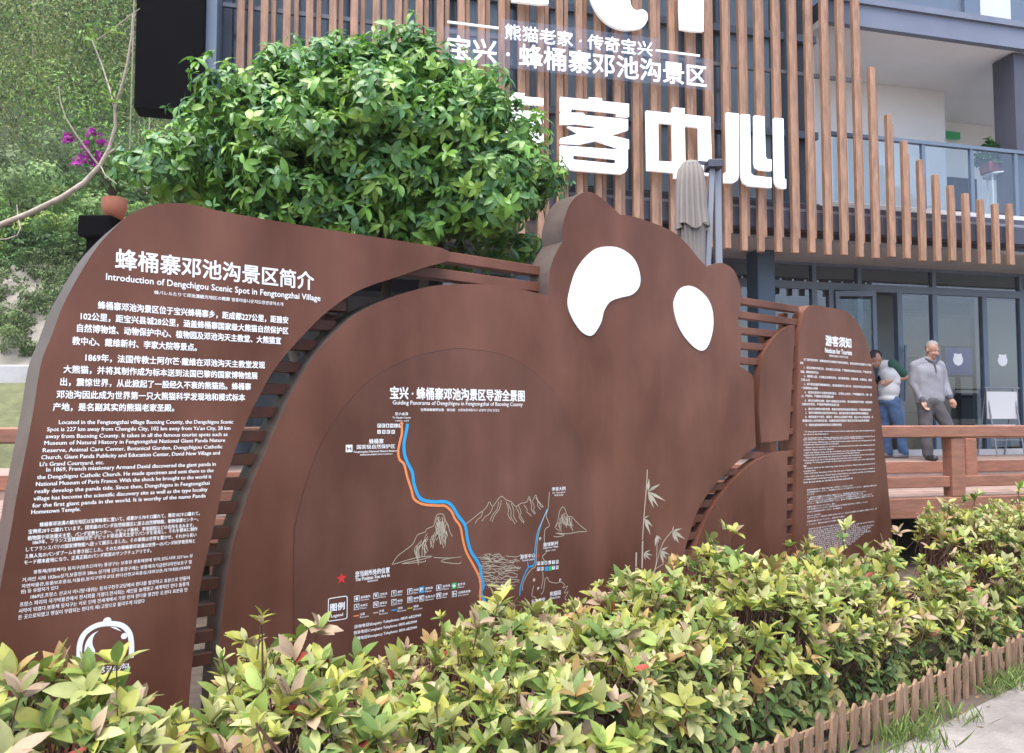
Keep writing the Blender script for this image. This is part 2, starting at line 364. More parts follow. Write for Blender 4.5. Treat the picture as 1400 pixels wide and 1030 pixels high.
# the bank, kerb, road and slope beyond the deck at the left, rising into the wooded hill
def strip(name, prof, x0, x1, m, nx=40, jit=0.0):
    b = MB(); vs = []
    for i in range(nx + 1):
        x = x0 + (x1 - x0) * i / nx
        for k, (y, z) in enumerate(prof):
            vs.append((x, y + (rng.normal(0, jit) if 0 < k < len(prof) - 1 else 0), z + (rng.normal(0, jit) if 0 < k < len(prof) - 1 else 0)))
    n = len(prof); b.add(vs, [(i * n + k, (i + 1) * n + k, (i + 1) * n + k + 1, i * n + k + 1) for i in range(nx) for k in range(n - 1)], True)
    return tag(b.build(name, m), kind='structure')
strip('lawn_bank', [(10.6, .0), (11.0, 1.0), (11.4, 1.45), (11.9, 1.85), (12.3, 2.12)], -60, -4.4, M['lawn'], 90, .02)
b = MB(); b.wbox(-60, -4.4, 12.3, 12.62, 1.6, 2.40, .02); tag(b.build('kerb', M['concrete']), kind='structure')
b = MB(); b.add([(-60, 12.62, 2.3), (-4.4, 12.62, 2.3), (-4.4, 15.2, 2.42), (-60, 15.2, 2.42)], [(0, 1, 2, 3)]); tag(b.build('road', M['concrete']), kind='structure')
strip('dirt_slope', [(15.2, 2.42), (15.8, 2.8), (16.6, 3.3), (17.6, 3.9), (18.6, 4.7), (19.6, 5.4)], -70, -4.4, M['dirt'], 120, .09)
strip('hill', [(19.6, 5.3), (26, 9.5), (35, 16.5), (45, 25), (60, 38), (80, 55), (95, 58)], -150, 150, M['hill'], 60, .6)
strip('back_terrain', [(10.4, 0), (19.6, 2), (24, 6)], -4.4, 60, M['hill'], 4, 0)

# ------------------------------------------------------------------ the timber decks and their railings
DW = .74; DU = .98
b = MB()
k = 0; o = -2.06
while o < .06:
    b.pbox(BLD, -9, 12, o, o + .128, DW - .045, DW - (.0 if k % 2 else .002)); o += .135; k += 1
lower = tag(b.build('boardwalk', M['deckfloor']), kind='structure')
b = MB(); b.pbox(BLD, -9, 12, -2.14, -2.065, DW - .19, DW + .012, .006)
for s in np.arange(-8.6, 12, 1.3):
    b.pbox(BLD, s, s + .12, -1.95, -1.83, 0, DW - .05)
tag(b.build('boardwalk_edge', M['deck']), kind='structure')
b = MB(); b.pbox(BLD, -9, 12, .07, 1.55, DU - .04, DU); b.pbox(BLD, -9, 12, .05, .068, DW + .0, DU + .004)
tag(b.build('upper_deck', M['deckfloor']), kind='structure')
b = MB(); b.pbox(BLD, -9, 12, .03, .048, DW + .1, DU + .008, .004); tag(b.build('upper_deck_edge', M['deck']), kind='structure')
rl = thing('wooden_railing', BLD.w(3, DW, -2.0), 'low brown timber railing with broad top rail along the front of the deck', 'railing')
s_post = BLD.px(1302, 640, -2.02)[0]
for a, z0, z1, nm in ((.0, 1.365, 1.49, 'top_rail'), (0, .85, .965, 'middle_rail')):
    b = MB()
    if nm == 'top_rail': b.pbox(BLD, -9, 12, -2.13, -1.95, z0, z1, .012); b.build(nm, M['deck'], rl)
    else:
        for i in range(-6, 5):
            b = MB(); b.pbox(BLD, s_post + i * 2.2 + .082, s_post + (i + 1) * 2.2 - .082, -2.08, -1.98, z0, z1, .008); b.build(nm, M['deck'], rl)
for i in range(-6, 5):
    if i in (-4,): continue
    b = MB(); b.pbox(BLD, s_post + i * 2.2 - .08, s_post + i * 2.2 + .08, -2.11, -1.97, DW + .012, 1.364, .008); b.build('post', M['deck'], rl)
r2 = thing('inner_railing', BLD.w(5, DW, 0), 'shorter timber rail on square posts at the step up to the glass front', 'railing')
sp2 = BLD.px(1321, 625, -.02)[0]
b = MB(); b.pbox(BLD, sp2 - .1, sp2 + 4.2, -.10, .02, 1.30, 1.39, .008); b.build('top_rail', M['deck'], r2)
for i in range(3):
    b = MB(); b.pbox(BLD, sp2 + i * 2 - .085, sp2 + i * 2 + .085, -.12, .025, DW, 1.299, .008); b.build('post', M['deck'], r2)

# ------------------------------------------------------------------ the visitor building
bld = thing('visitor_building', BLD.w(2, 0, 2), 'dark glazed building faced with upright timber slats behind the panda sign', 'building')
sx = lambda x, y=300, o=0.0: BLD.px(x, y, o)[0]
zx = lambda x, y, o=0.0: BLD.px(x, y, o)[1]
S_L = sx(292); S_M = sx(1128, 200, .4); S_R = 19.0
def part(name, m, fn, parent=None):
    q = MB(); fn(q); return q.build(name, m, parent or bld)
# upper storey: dark curtain wall behind the slats
part('glazing', M['darkglass'], lambda q: q.pbox(BLD, S_L, S_M - .02, .62, .70, 4.03, 10.5))
part('upper_wall', M['dark'], lambda q: (q.pbox(BLD, S_L, S_M - .02, .72, 8, 4.03, 10.5), q.pbox(BLD, S_L - .3, S_L - .003, .2, 8, 4.0, 10.6)))
def fr(q):
    s = S_L + .05
    i = 0
    while s < S_M - .1:
        q.pbox(BLD, s - .05, s + .05, .50, .618, 4.03, 10.5); i += 1; s += 1.23
    for z in (4.5, 5.52, 6.9, 7.9): q.pbox(BLD, S_L, S_M, .54, .617, z - .05, z + .05)
part('window_frame', M['frame'], fr)
def blinds(q):
    for i, s in enumerate(np.arange(S_L + .3, S_M - .5, 1.23)):
        q.pbox(BLD, s + .0, s + .52 + .2 * (i % 2), .595, .61, 4.58, 9)
part('pale_panel', mat('bluegrey_panel', (.20, .27, .34), .35, .12, 2), blinds)
part('floor_slab', M['slab'], lambda q: (q.pbox(BLD, S_L, S_R, .30, 1.58, 4.0, 4.46), q.pbox(BLD, S_L, S_R, .12, .28, 4.06, 4.30)))
part('slat_rail', M['alu'], lambda q: (q.pbox(BLD, S_L, S_R, .225, .262, 4.33, 4.37), q.pbox(BLD, S_L, S_R, .225, .262, 4.10, 4.14), q.pbox(BLD, S_L, sx(1200), .225, .262, 6.2, 6.25), q.pbox(BLD, S_L, sx(1200), .225, .262, 8.2, 8.25)))
part('soffit', M['soffit'], lambda q: q.pbox(BLD, S_L, S_R, .30, 1.72, 3.955, 3.997))
# balcony at the right
Cc = 7.06
part('balcony_wall', M['plaster'], lambda q: (q.pbox(BLD, S_M, sx(1293, 200, 1.9), 1.9, 3.4, 4.46, Cc), q.pbox(BLD, sx(1293, 200, 1.9), S_R, 3.0, 3.4, 4.46, Cc), q.pbox(BLD, S_M - .018, S_M + .1, .74, 1.898, 4.46, Cc)))
part('balcony_ceiling', M['plaster'], lambda q: q.pbox(BLD, S_M, S_R, .40, 3.4, Cc + .002, Cc + .1))
part('fascia', M['fascia'], lambda q: (q.pbox(BLD, S_M, S_R, .30, .398, 7.05, 7.43), q.pbox(BLD, S_M, S_R, .26, .299, 7.36, 7.45)))
part('upper_storey', M['frame'], lambda q: q.pbox(BLD, S_M, S_R, .9, 6, 7.46, 10.6))
part('roof_terrace', M['slab'], lambda q: q.pbox(BLD, S_M, S_R, .40, 6, 7.18, 7.42))
wn = part('window', M['frame'], lambda q: q.pbox(BLD, sx(1318, 5, .85), sx(1400, 5, .85), .84, .895, 7.5, 8.9))
part('curtain', M['curtain'], lambda q: (q.pbox(BLD, sx(1342, 5, .8), sx(1383, 5, .8), .82, .836, 7.55, 8.8)), wn)
part('pillar', M['pier'], lambda q: q.pbox(BLD, sx(1382, 150, .5), sx(1382, 150, .5) + .5, .42, .8, 4.47, 7.04))
dr = part('balcony_door', M['dark'], lambda q: q.pbox(BLD, sx(1294, 230, 2.97), sx(1333, 230, 2.97), 2.94, 2.995, 4.47, 6.0))
part('exit_sign', M['exit'], lambda q: q.pbox(BLD, sx(1294, 184, 2.9), sx(1313, 184, 2.9), 2.90, 2.95, zx(1300, 189, 2.9), zx(1300, 180, 2.9)))
part('downlight', M['soffit'], lambda q: [q.lathe(BLD.pw(x, y, o) * 1.0, [(0, 0), (.07, 0), (.08, .02)], 14) for x, y, o in ()] or q.lathe(BLD.w(6.0, Cc - .018, 1.0), [(0, 0), (.07, 0), (.08, .02)], 14))
part('downlight', M['soffit'], lambda q: q.lathe(BLD.w(7.0, Cc - .018, 1.5), [(0, 0), (.07, 0), (.08, .02)], 14))
br = part('balcony_railing', M['frame'], lambda q: (q.pbox(BLD, S_M, S_R, .33, .40, 5.47, 5.52), [q.pbox(BLD, sx(x, 230, .36) - .03, sx(x, 230, .36) + .03, .34, .39, 4.47, 5.47) for x in (1262, 1328, 1388)] and None))
part('railing_glass', M['railglass'], lambda q: q.pbox(BLD, S_M, S_R, .361, .369, 4.56, 5.468), br)
part('base_rail', M['board'], lambda q: q.pbox(BLD, S_M, S_R, .325, .405, 4.47, 4.53), br)
# ground floor storefront
SF = 1.6; zh = zx(1240, 397, SF)
part('interior_wall', M['interior'], lambda q: (q.pbox(BLD, S_L, S_R, 6.5, 6.7, DU, 4.0), q.pbox(BLD, S_L - .2, S_L - .004, .3, 6.7, 0, 4.0), q.pbox(BLD, S_R, S_R + .2, .3, 6.7, 0, 4.0)))
part('interior_partition', M['soffit'], lambda q: q.pbox(BLD, sx(1196, 520, 3.2), sx(1235, 520, 3.2), 3.2, 3.3, DU, 3.9))
part('interior_partition', M['soffit'], lambda q: (q.pbox(BLD, sx(1335, 520, 3.4), sx(1392, 520, 3.4), 3.4, 3.5, DU, 3.9)))
part('interior_floor', M['intfloor'], lambda q: q.pbox(BLD, S_L, S_R, SF - .04, 6.5, DU - .2, DU + .012))
part('interior_ceiling', M['soffit'], lambda q: q.pbox(BLD, S_L, S_R, 1.73, 6.5, 3.93, 4.0))
part('threshold', M['concrete'], lambda q: q.pbox(BLD, S_L, S_R, SF - .12, SF + .06, DU + .002, DU + .10, .006))
part('header_frame', M['frame'], lambda q: (q.pbox(BLD, S_L, S_R, SF - .05, SF + .05, zh - .055, zh + .055), q.pbox(BLD, S_L, S_R, SF - .04, SF + .04, zh - .06 + .42 - .05, zh + .36)))
for x in (930, 985, 1113, 1136, 1175, 1229, 1277, 1345, 1396):
    s = sx(x, 480, SF)
    part('mullion', M['frame'], lambda q: (q.pbox(BLD, s - .045, s + .045, SF - .048, SF + .048, DU + .1, zh - .056), q.pbox(BLD, s - .035, s + .035, SF - .045, SF + .045, zh + .056, 3.95) if x in (930, 1113, 1175, 1277, 1396) else None))
xs = [600, 930, 985, 1113, 1136, 1229, 1277, 1345, 1396]
for a, c in zip(xs[:-1], xs[1:]):
    if (a, c) == (1136, 1229): continue
    s0, s1 = sx(a, 480, SF) + .046, sx(c, 480, SF) - .046
    part('pane', M['glass'], lambda q: q.pbox(BLD, s0, s1, SF - .006, SF + .006, DU + .1, zh - .056))
part('transom_pane', M['glass'], lambda q: q.pbox(BLD, sx(700, 480, SF), S_R, SF - .006, SF + .006, zh + .056, 3.95))
# the open door leaf, swung inward
dl = MB(); a = BLD.w(sx(1136, 480, SF) + .05, 0, SF - .06); dd = (BLD.d * .80 - BLD.n * -.22).normalized(); Lw = .62
up = Vector((0, 0, 1)); nn = dd.cross(up)
for t0, t1, z0, z1 in ((0, .06, DU + .11, zh - .08), (Lw - .06, Lw, DU + .11, zh - .08), (.06, Lw - .06, DU + .11, DU + .2), (.06, Lw - .06, zh - .16, zh - .08)):
    dl.box(a + dd * (t0 + t1) / 2 + up * (z0 + z1) / 2, dd, nn, up, (t1 - t0) / 2, .025, (z1 - z0) / 2)
dlo = dl.build('door', M['frame'], bld)
q = MB(); q.box(a + dd * Lw / 2 + up * (DU + zh) / 2, dd, nn, up, Lw / 2 - .06, .005, (zh - DU) / 2 - .2); q.build('door_glass', M['glass'], dlo)
part('door_handle', M['frame'], lambda q: (q.tube([BLD.pw(1238, 472, SF - .12), BLD.pw(1238, 548, SF - .12)], .022, 8), q.tube([BLD.pw(1238, 480, SF - .12), BLD.pw(1238, 480, SF - .0)], .012, 6), q.tube([BLD.pw(1238, 540, SF - .12), BLD.pw(1238, 540, SF)], .012, 6)))
def panda_mark(x, y):
    def fn(q):
        s, z = BLD.px(x, y, SF - .012); r = .095; cir = lambda cx, cz, rr: [(cx + rr * math.cos(t), cz + rr * math.sin(t)) for t in np.linspace(0, 2 * math.pi, 28, endpoint=False)]
        q.prism(BLD, cir(s, z, r), SF - .0105, SF - .0075)
        for e in (R(56), R(124)): q.prism(BLD, cir(s + math.cos(e) * r * .98, z + math.sin(e) * r * .98, .025), SF - .0108, SF - .0076)
    part('window_sticker', M['white'], fn)
for p in ((1310, 492), (1371, 493), (1401, 495)): panda_mark(*p)
cs0, cs1 = sx(1036, 380, .9), sx(1060, 380, .9)
part('column', M['column'], lambda q: q.pbox(BLD, cs0, cs1, .9, 1.2, DU, 3.95, .01))
part('column', M['column'], lambda q: q.pbox(BLD, cs0 - 3.6, cs0 - 3.6 + (cs1 - cs0), .9, 1.2, DU, 3.95, .01))
# timber slats, in front and rear pairs
s_ref, pitch = sx(1019, 330), .2465
tops = [93, 157, 193, 219, 239, 254, 265, 273, 279, 279, 281]
k = int((S_L + .05 - s_ref) / pitch)
while k <= 17:
    s = s_ref + k * pitch; jw = rng.normal(0, .004); jz = rng.normal(0, .008)
    ft = 10.4; rt = 10.4
    if k >= 8:
        x = [1204, 1225, 1246, 1268, 1287, 1308, 1329, 1350, 1369, 1387][k - 8]
        ft = zx(x, tops[k - 8]); rt = ft - (.26 if k == 8 else .1 + .05 * (k % 3))
    part('slat', M['wood'], lambda q: q.pbox(BLD, s - .042 + jw, s + .042 + jw, 0, .07, 3.72 + jz, ft, .006))
    part('rear_slat', M['wood'], lambda q: q.pbox(BLD, s + .066, s + .124, .08, .14, 3.93 + jz, rt, .005))
    k += 1

# ---- lettering fixed to the slats
from mathutils.geometry import tessellate_polygon
def solid(mb, pl, loops, o0, o1):
    tri = tessellate_polygon([[Vector((a, b, 0)) for a, b in lp] for lp in loops])
    pts = [p for lp in loops for p in lp]; n = len(pts)
    vs = [pl.w(a, b, o0) for a, b in pts] + [pl.w(a, b, o1) for a, b in pts]
    fs = []
    for t in tri:
        A = (pts[t[1]][0] - pts[t[0]][0]) * (pts[t[2]][1] - pts[t[0]][1]) - (pts[t[2]][0] - pts[t[0]][0]) * (pts[t[1]][1] - pts[t[0]][1])
        t = t if A > 0 else t[::-1]
        fs.append(tuple(t)); fs.append(tuple(i + n for i in t[::-1]))
    k = 0
    for lp in loops:
        m = len(lp)
        for i in range(m): fs.append((k + (i + 1) % m, k + i, k + i + n, k + (i + 1) % m + n))
        k += m
    mb.add(vs, fs)
LO0, LO1 = -.13, -.085
def px_loop(pts, pl=BLD, o=LO0): return [pl.px(x, y, o) for x, y in pts]
z2 = Zm(740, 130, .25); z1 = Zm(680, 0, .2143)
def rnd(pts, o=LO0): return px_loop(pts, BLD, o)
big = thing('channel_lettering', BLD.w(2.2, 4.4, LO1), 'row of four big white block characters mounted across the timber slats', 'sign')
def char(loopsets, name='character'):
    q = MB()
    for lp in loopsets: solid(q, BLD, lp, LO0, LO1)
    return q.build(name, M['letter'], big)
# 客
char([[rnd(z2((105, 10), (262, 26), (262, 12), (333, 18), (333, 33), (480, 48), (480, 119), (415, 114), (415, 97), (165, 71), (165, 88), (105, 84)))],
      [rnd(z2((105, 95), (232, 98), (240, 110), (475, 133), (475, 192), (380, 220), (480, 244), (480, 296), (430, 291), (300, 249), (210, 268), (105, 262), (105, 238), (206, 210), (142, 172), (262, 184), (335, 172), (200, 156), (105, 160)))],
      [rnd(z2((105, 276), (474, 302), (474, 395), (462, 420), (438, 433), (180, 412), (130, 402), (105, 380))), rnd(z2((175, 326), (175, 353), (408, 376), (410, 350)))]])
# 中
char([[rnd(z2((575, 85), (720, 100), (720, 68), (785, 73), (785, 106), (925, 120), (936, 441), (793, 431), (793, 457), (728, 455), (727, 425), (581, 412))),
       rnd(z2((640, 152), (642, 361), (723, 366), (718, 158))), rnd(z2((785, 168), (789, 370), (866, 376), (862, 177)))]])
# 心
char([[rnd(z2((1015, 95), (1081, 102), (1082, 440), (1074, 465), (1052, 481), (1004, 479), (1003, 425), (1020, 425)))],
      [rnd(z2((1096, 104), (1142, 108), (1147, 425), (1162, 441), (1260, 452), (1260, 507), (1135, 497), (1108, 480), (1098, 452)))],
      [rnd(z2((1168, 111), (1220, 117), (1228, 338), (1236, 350), (1260, 353), (1260, 415), (1195, 408), (1174, 395), (1168, 370)))],
      [rnd(z2((1275, 125), (1325, 129), (1330, 458), (1340, 461), (1340, 512), (1305, 509), (1290, 498), (1281, 475)))]])
# 游
char([[rnd([(700, 126), (718, 128), (716, 132), (743, 134.5), (743, 144), (715, 142), (708, 148), (692, 147)])],
      [rnd([(692, 151), (743, 152), (743, 168), (728, 173), (728, 181), (743, 183), (743, 196), (728, 195), (727, 228), (705, 228), (713, 218), (713, 194), (692, 192), (692, 180), (713, 181), (713, 168), (692, 165)])],
      [rnd([(650, 124), (668, 126), (668, 133), (690, 135), (690, 146), (672, 145), (671, 160), (688, 161), (685, 220), (668, 222), (670, 176), (662, 215), (646, 214), (655, 150), (640, 143), (640, 131), (650, 132)])],
      [rnd([(618, 124), (634, 136), (630, 150), (614, 140)])], [rnd([(612, 152), (630, 164), (626, 176), (610, 168)])], [rnd([(618, 180), (634, 182), (624, 218), (610, 214)])]])
lg = thing('large_emblem', BLD.w(2, 6.7, LO1), 'huge white curved emblem strokes on the slats at the top edge of the picture', 'sign')
for pts in (spline([p if i in (0, 1, 2, 3) else p for i, p in enumerate(z1((60, -140, ), (330, -140), (326, 26), (270, 28), (95, 8)))], 1),
            spline(z1((575, -160), (588, -50), (608, 25), (650, 98), (705, 150), (775, 183), (850, 190), (922, 175), (955, 135), (956, 85), (925, 60), (890, 66), (862, 50), (846, -10), (842, -160)), 6),
            z1((1160, -170), (1163, 60), (1168, 186), (1240, 198), (1316, 201), (1318, -170))):
    q = MB(); solid(q, BLD, [px_loop(pts)], LO0, LO1); q.build('stroke', M['letter'], lg)
sm = thing('name_lettering', BLD.w(2, 6.2, LO1), 'two lines of small white characters on clear plates above the big characters', 'sign')
q = MB(); text(q, BLD, '熊猫老家 · 传奇宝兴', (690.5, 42), (892, 68), 21, LO0, .007, .015); q.build('upper_line', M['letter'], sm)
q = MB(); text(q, BLD, '宝兴 · 蜂桶寨邓池沟景区', (612, 58), (966, 109.5), 32, LO0, .012, .015); q.build('lower_line', M['letter'], sm)
for p0, p1 in (((612, 29), (682, 39)), ((897, 68.5), (957, 76.5))):
    s0, za = BLD.px(*p0, LO0); s1, zb = BLD.px(*p1, LO0); z = (za + zb) / 2
    q = MB(); q.pbox(BLD, s0, s1, LO0, LO0 + .02, z - .012, z + .012); q.build('dash', M['letter'], sm)
for x0, x1, ya, yb in ((684, 900, 26, 54), (606, 972, 37, 84)):
    s0, za = BLD.px(x0, ya, -.12); s1, _ = BLD.px(x1, ya, -.12); _, zb = BLD.px(x0, yb, -.12)
    q = MB(); q.pbox(BLD, s0, s1, -.132, -.124, zb, za); q.build('clear_plate', M['plate'], sm)
# ---- black screen back at the left end of the building
led = thing('screen_panel', BLD.w(sx(230, 100, -.4), 4.65, -.3), 'big black rectangular screen panel hung high at the left end of the building', 'screen')
q = MB(); s0, s1 = sx(184, 100, -.4), sx(278, 100, -.4); zb = zx(230, 152, -.4)
q.pbox(BLD, s0, s1, -.4, -.15, zb, 9.5, .01); q.build('panel', M['dark'], led)
q = MB(); q.pbox(BLD, s1 + .003, s1 + .11, -.3, .3, zb + .12, 9.5); q.build('edge_frame', M['frame'], led)
q = MB()
for z in (zb + .5, zb + 2.5): q.bar(BLD.w((s0 + s1) / 2, z, -.14), BLD.w(S_L - .28, z, .35), .08, .08)
q.build('bracket', M['dark'], led)
# ---- inside the glass
def b_(name, label, cat, loc): return thing(name, loc, label, cat)
t = b_('display_screen', 'dark blue lit screen behind the glass beside the older man', 'screen', BLD.pw(1310, 515, 2.3))
q = MB(); s0, z0 = BLD.px(1291, 515, 2.3); s1, z1_ = BLD.px(1330, 474, 2.3); q.pbox(BLD, s0, s1, 2.3, 2.36, z0, z1_, .008); q.build('casing', M['dark'], t)
q = MB(); q.pbox(BLD, s0 + .03, s1 - .03, 2.292, 2.298, z0 + .03, z1_ - .03); q.build('display', M['screen'], t)
q = MB(); q.pbox(BLD, (s0 + s1) / 2 - .04, (s0 + s1) / 2 + .04, 2.31, 2.35, DU + .03, z0); q.pbox(BLD, s0, s1, 2.2, 2.46, DU + .012, DU + .03); q.build('stand', M['dark'], t)
t = b_('folding_stand', 'pale folding stand with a white board in front of the glass at the right edge', 'stand', BLD.pw(1370, 622, 1.3))
s0, z0 = BLD.px(1349, 573, 1.25); s1, z1_ = BLD.px(1389, 536, 1.25)
q = MB(); q.pbox(BLD, s0, s1, 1.23, 1.25, z0, z1_, .004); q.build('board', M['board'], t)
q = MB(); q.pbox(BLD, s0 + .02, s1 - .02, 1.26, 1.5, z0 - .12, z0 - .09); q.build('shelf', M['board'], t)
for s in (s0 + .03, s1 - .03):
    q = MB(); q.tube([BLD.w(s, z1_ + .05, 1.27), BLD.w(s, DU + .004, 1.10)], .012, 6); q.tube([BLD.w(s, z1_ + .05, 1.28), BLD.w(s, DU + .004, 1.47)], .012, 6); q.build('leg', M['alu'], t)
q = MB(); q.tube([BLD.w(s0, z1_ + .06, 1.28), BLD.w(s1 + .1, z1_ + .06, 1.28)], .012, 6); q.tube([BLD.w(s0, DU + .25, 1.18), BLD.w(s1, DU + .25, 1.18)], .01, 6); q.build('cross_bar', M['alu'], t)
for x0_, x1_, y0_, y1_, oo_ in ((1180, 1226, 455, 415, 5.9), (1282, 1300, 470, 440, 5.5)):
    part('wall_poster', M['frame'], lambda q: q.pbox(BLD, sx(x0_, 450, oo_), sx(x1_, 450, oo_), 6.46, 6.49, 2.2, 3.0))
part('ceiling_beam', M['slab'], lambda q: q.pbox(BLD, S_L, S_R, 2.6, 2.75, 3.72, 3.925))
part('ceiling_beam', M['slab'], lambda q: q.pbox(BLD, S_L, S_R, 4.4, 4.55, 3.72, 3.925))
rc = thing('reception_counter', BLD.w(sx(1330, 560, 4.2), DU + .012, 4.2), 'dark topped counter deep inside the hall behind the glass at the right', 'counter')
q = MB(); q.pbox(BLD, sx(1300, 560, 4.2), sx(1300, 560, 4.2) + 2.6, 4.0, 4.5, DU + .013, DU + 1.0, .01); q.build('body', M['soffit'], rc)
q = MB(); q.pbox(BLD, sx(1300, 560, 4.2) - .05, sx(1300, 560, 4.2) + 2.65, 3.95, 4.55, DU + 1.001, DU + 1.05, .006); q.build('top', M['dark'], rc)
q = MB(); s0, z0 = BLD.px(1233, 627, 1.85); s1, z1_ = BLD.px(1266, 565, 1.85); q.pbox(BLD, s0, s1, 1.85, 2.2, DU + .013, z1_, .01); q.pbox(BLD, (s0 + s1) / 2 - .01, (s0 + s1) / 2 + .01, 1.846, 1.8495, DU + .02, z1_ - .01)
tag(q.build('cardboard_box', M['cardboard'], None, BLD.w((s0 + s1) / 2, DU + .013, 2.0)), 'brown cardboard box on the floor behind the older man, lower of two', 'box')
q = MB(); z2_ = BLD.px(1250, 527, 1.9)[1]; q.pbox(BLD, s0 + .02, s1 - .03, 1.9, 2.2, z1_ + .002, z2_, .01); q.pbox(BLD, s0 + .02, s1 - .03, 1.8965, 1.8995, (z1_ + z2_) / 2 - .02, (z1_ + z2_) / 2 + .02)
tag(q.build('cardboard_box', M['cardboard'], None, BLD.w((s0 + s1) / 2, z1_ + .002, 2.05)), 'brown cardboard box stacked on another behind the older man', 'box')
# ---- plant on the balcony
st = thing('plant_stand', BLD.pw(1363, 290, .85), 'slim white wire plant stand on the balcony', 'stand')
ps, pz = BLD.px(1363, 239, .85)
st.location.z = 4.462
q = MB(); q.lathe(BLD.w(ps, pz - .025, .85), [(0, 0), (.2, 0), (.2, .02), (0, .02)], 20); q.build('top', M['white'], st)
for a in range(4):
    an = a * math.pi / 2 + .6; d = Vector((math.cos(an), math.sin(an), 0)); c = BLD.w(ps, 0, .85)
    q = MB(); q.tube([c + d * .15 + Vector((0, 0, pz - .026)), c + d * .13 + Vector((0, 0, 5.0)), c + d * .2 + Vector((0, 0, 4.462))], .012, 6); q.build('leg', M['white'], st)
pl_ = thing('potted_plant', BLD.w(ps, pz - .004, .85), 'leafy green plant in a maroon trough on the white balcony stand', 'plant')
q = MB(); s0, s1 = sx(1346, 230, .85), sx(1379, 230, .85); q.pbox(BLD, s0, s1, .74, .96, pz - .004, pz + .17, .02); q.build('pot', M['maroon'], pl_)
c = np.array([BLD.w(rng.uniform(s0 - .08, s1 + .08), pz + .17 + abs(rng.normal(.12, .10)), rng.uniform(.7, 1.0)) for _ in range(110)])
d = whorls(c, rng.normal(0, .5, (110, 3)) + [0, 0, .8], (4, 6), (-20, 50), (.07, .12), .5, lambda c: (lambda i, k: np.array([.06, .16, .045]) * rng.uniform(.6, 1.5)))
link_mesh('foliage', leaf_mesh('foliage', **d), M['leaf'], pl_)
# ---- closed parasol on the deck
pp = BLD.c
pa = thing('closed_parasol', at(955, 560, 7.75), 'closed taupe cantilever parasol hanging beside its grey post in front of the slats', 'parasol')
pa.location.z = DW
Yp = 7.75
q = MB(); n = 30; prof = []
rowsp = [(944, 224, 12), (944, 232, 15.5), (944.5, 250, 17), (945, 280, 18.5), (946, 302, 19.5), (946.5, 312, 20.5)]
vs = []
for ri, (x, y, r) in enumerate(rowsp):
    c = at(x, y, Yp); rr = r / F * Yp
    for k2 in range(n * 2):
        a = math.pi * k2 / n; f = 1 + (.22 if k2 % 4 == 0 else -.24 if k2 % 4 == 2 else .0) * min(1, ri / 1.5)
        zz = c.z - (.035 * math.cos(a * 4) * (ri == len(rowsp) - 1))
        vs.append((c.x + rr * f * math.cos(a), c.y + rr * .9 * f * math.sin(a), zz))
N2 = n * 2
q.add(vs, [(i * N2 + k2, (i + 1) * N2 + k2, (i + 1) * N2 + (k2 + 1) % N2, i * N2 + (k2 + 1) % N2) for i in range(len(rowsp) - 1) for k2 in range(N2)], True)
q.lathe(at(944, 226, Yp), [(.085, 0), (.075, .03), (.03, .045), (0, .045)], 16)
q.build('canopy', M['canopy'], pa)
q = MB(); vs = []
rows2 = [(946.5, 300, 15), (948, 330, 14), (950, 370, 12), (951, 420, 9)]
for ri, (x, y, r) in enumerate(rows2):
    c = at(x, y, Yp); rr = r / F * Yp
    for k2 in range(N2):
        a = math.pi * k2 / n; f = 1 + (.22 if k2 % 4 == 0 else -.15 if k2 % 4 == 2 else 0)
        vs.append((c.x + rr * f * math.cos(a), c.y + rr * .9 * f * math.sin(a), c.z))
q.add(vs, [(i * N2 + k2, (i + 1) * N2 + k2, (i + 1) * N2 + (k2 + 1) % N2, i * N2 + (k2 + 1) % N2) for i in range(len(rows2) - 1) for k2 in range(N2)], True)
q.build('valance', M['canopy'], pa)
q = MB(); a = at(980, 232, Yp + .1); q.wbox(a.x - .036, a.x + .036, Yp + .06, Yp + .14, DW, a.z, .006); q.build('post', M['alu'], pa)
q = MB(); q.bar(at(973.5, 226, Yp + .02), at(966, 400, Yp + .02), .05, .05, (0, 1, 0)); q.build('arm', M['alu'], pa)
q = MB(); a = at(977, 225, Yp); q.wbox(a.x - .075, a.x + .07, Yp - .06, Yp + .14, a.z - .045, a.z + .04, .01); q.bar(at(948, 222, Yp), at(972, 224, Yp + .03), .03, .03); q.build('bracket', M['slab'], pa)
q = MB(); a = at(980, 232, Yp + .1); q.wbox(a.x - .4, a.x + .4, Yp - .3, Yp + .5, DW, DW + .05, .01); q.build('base', M['dark'], pa)
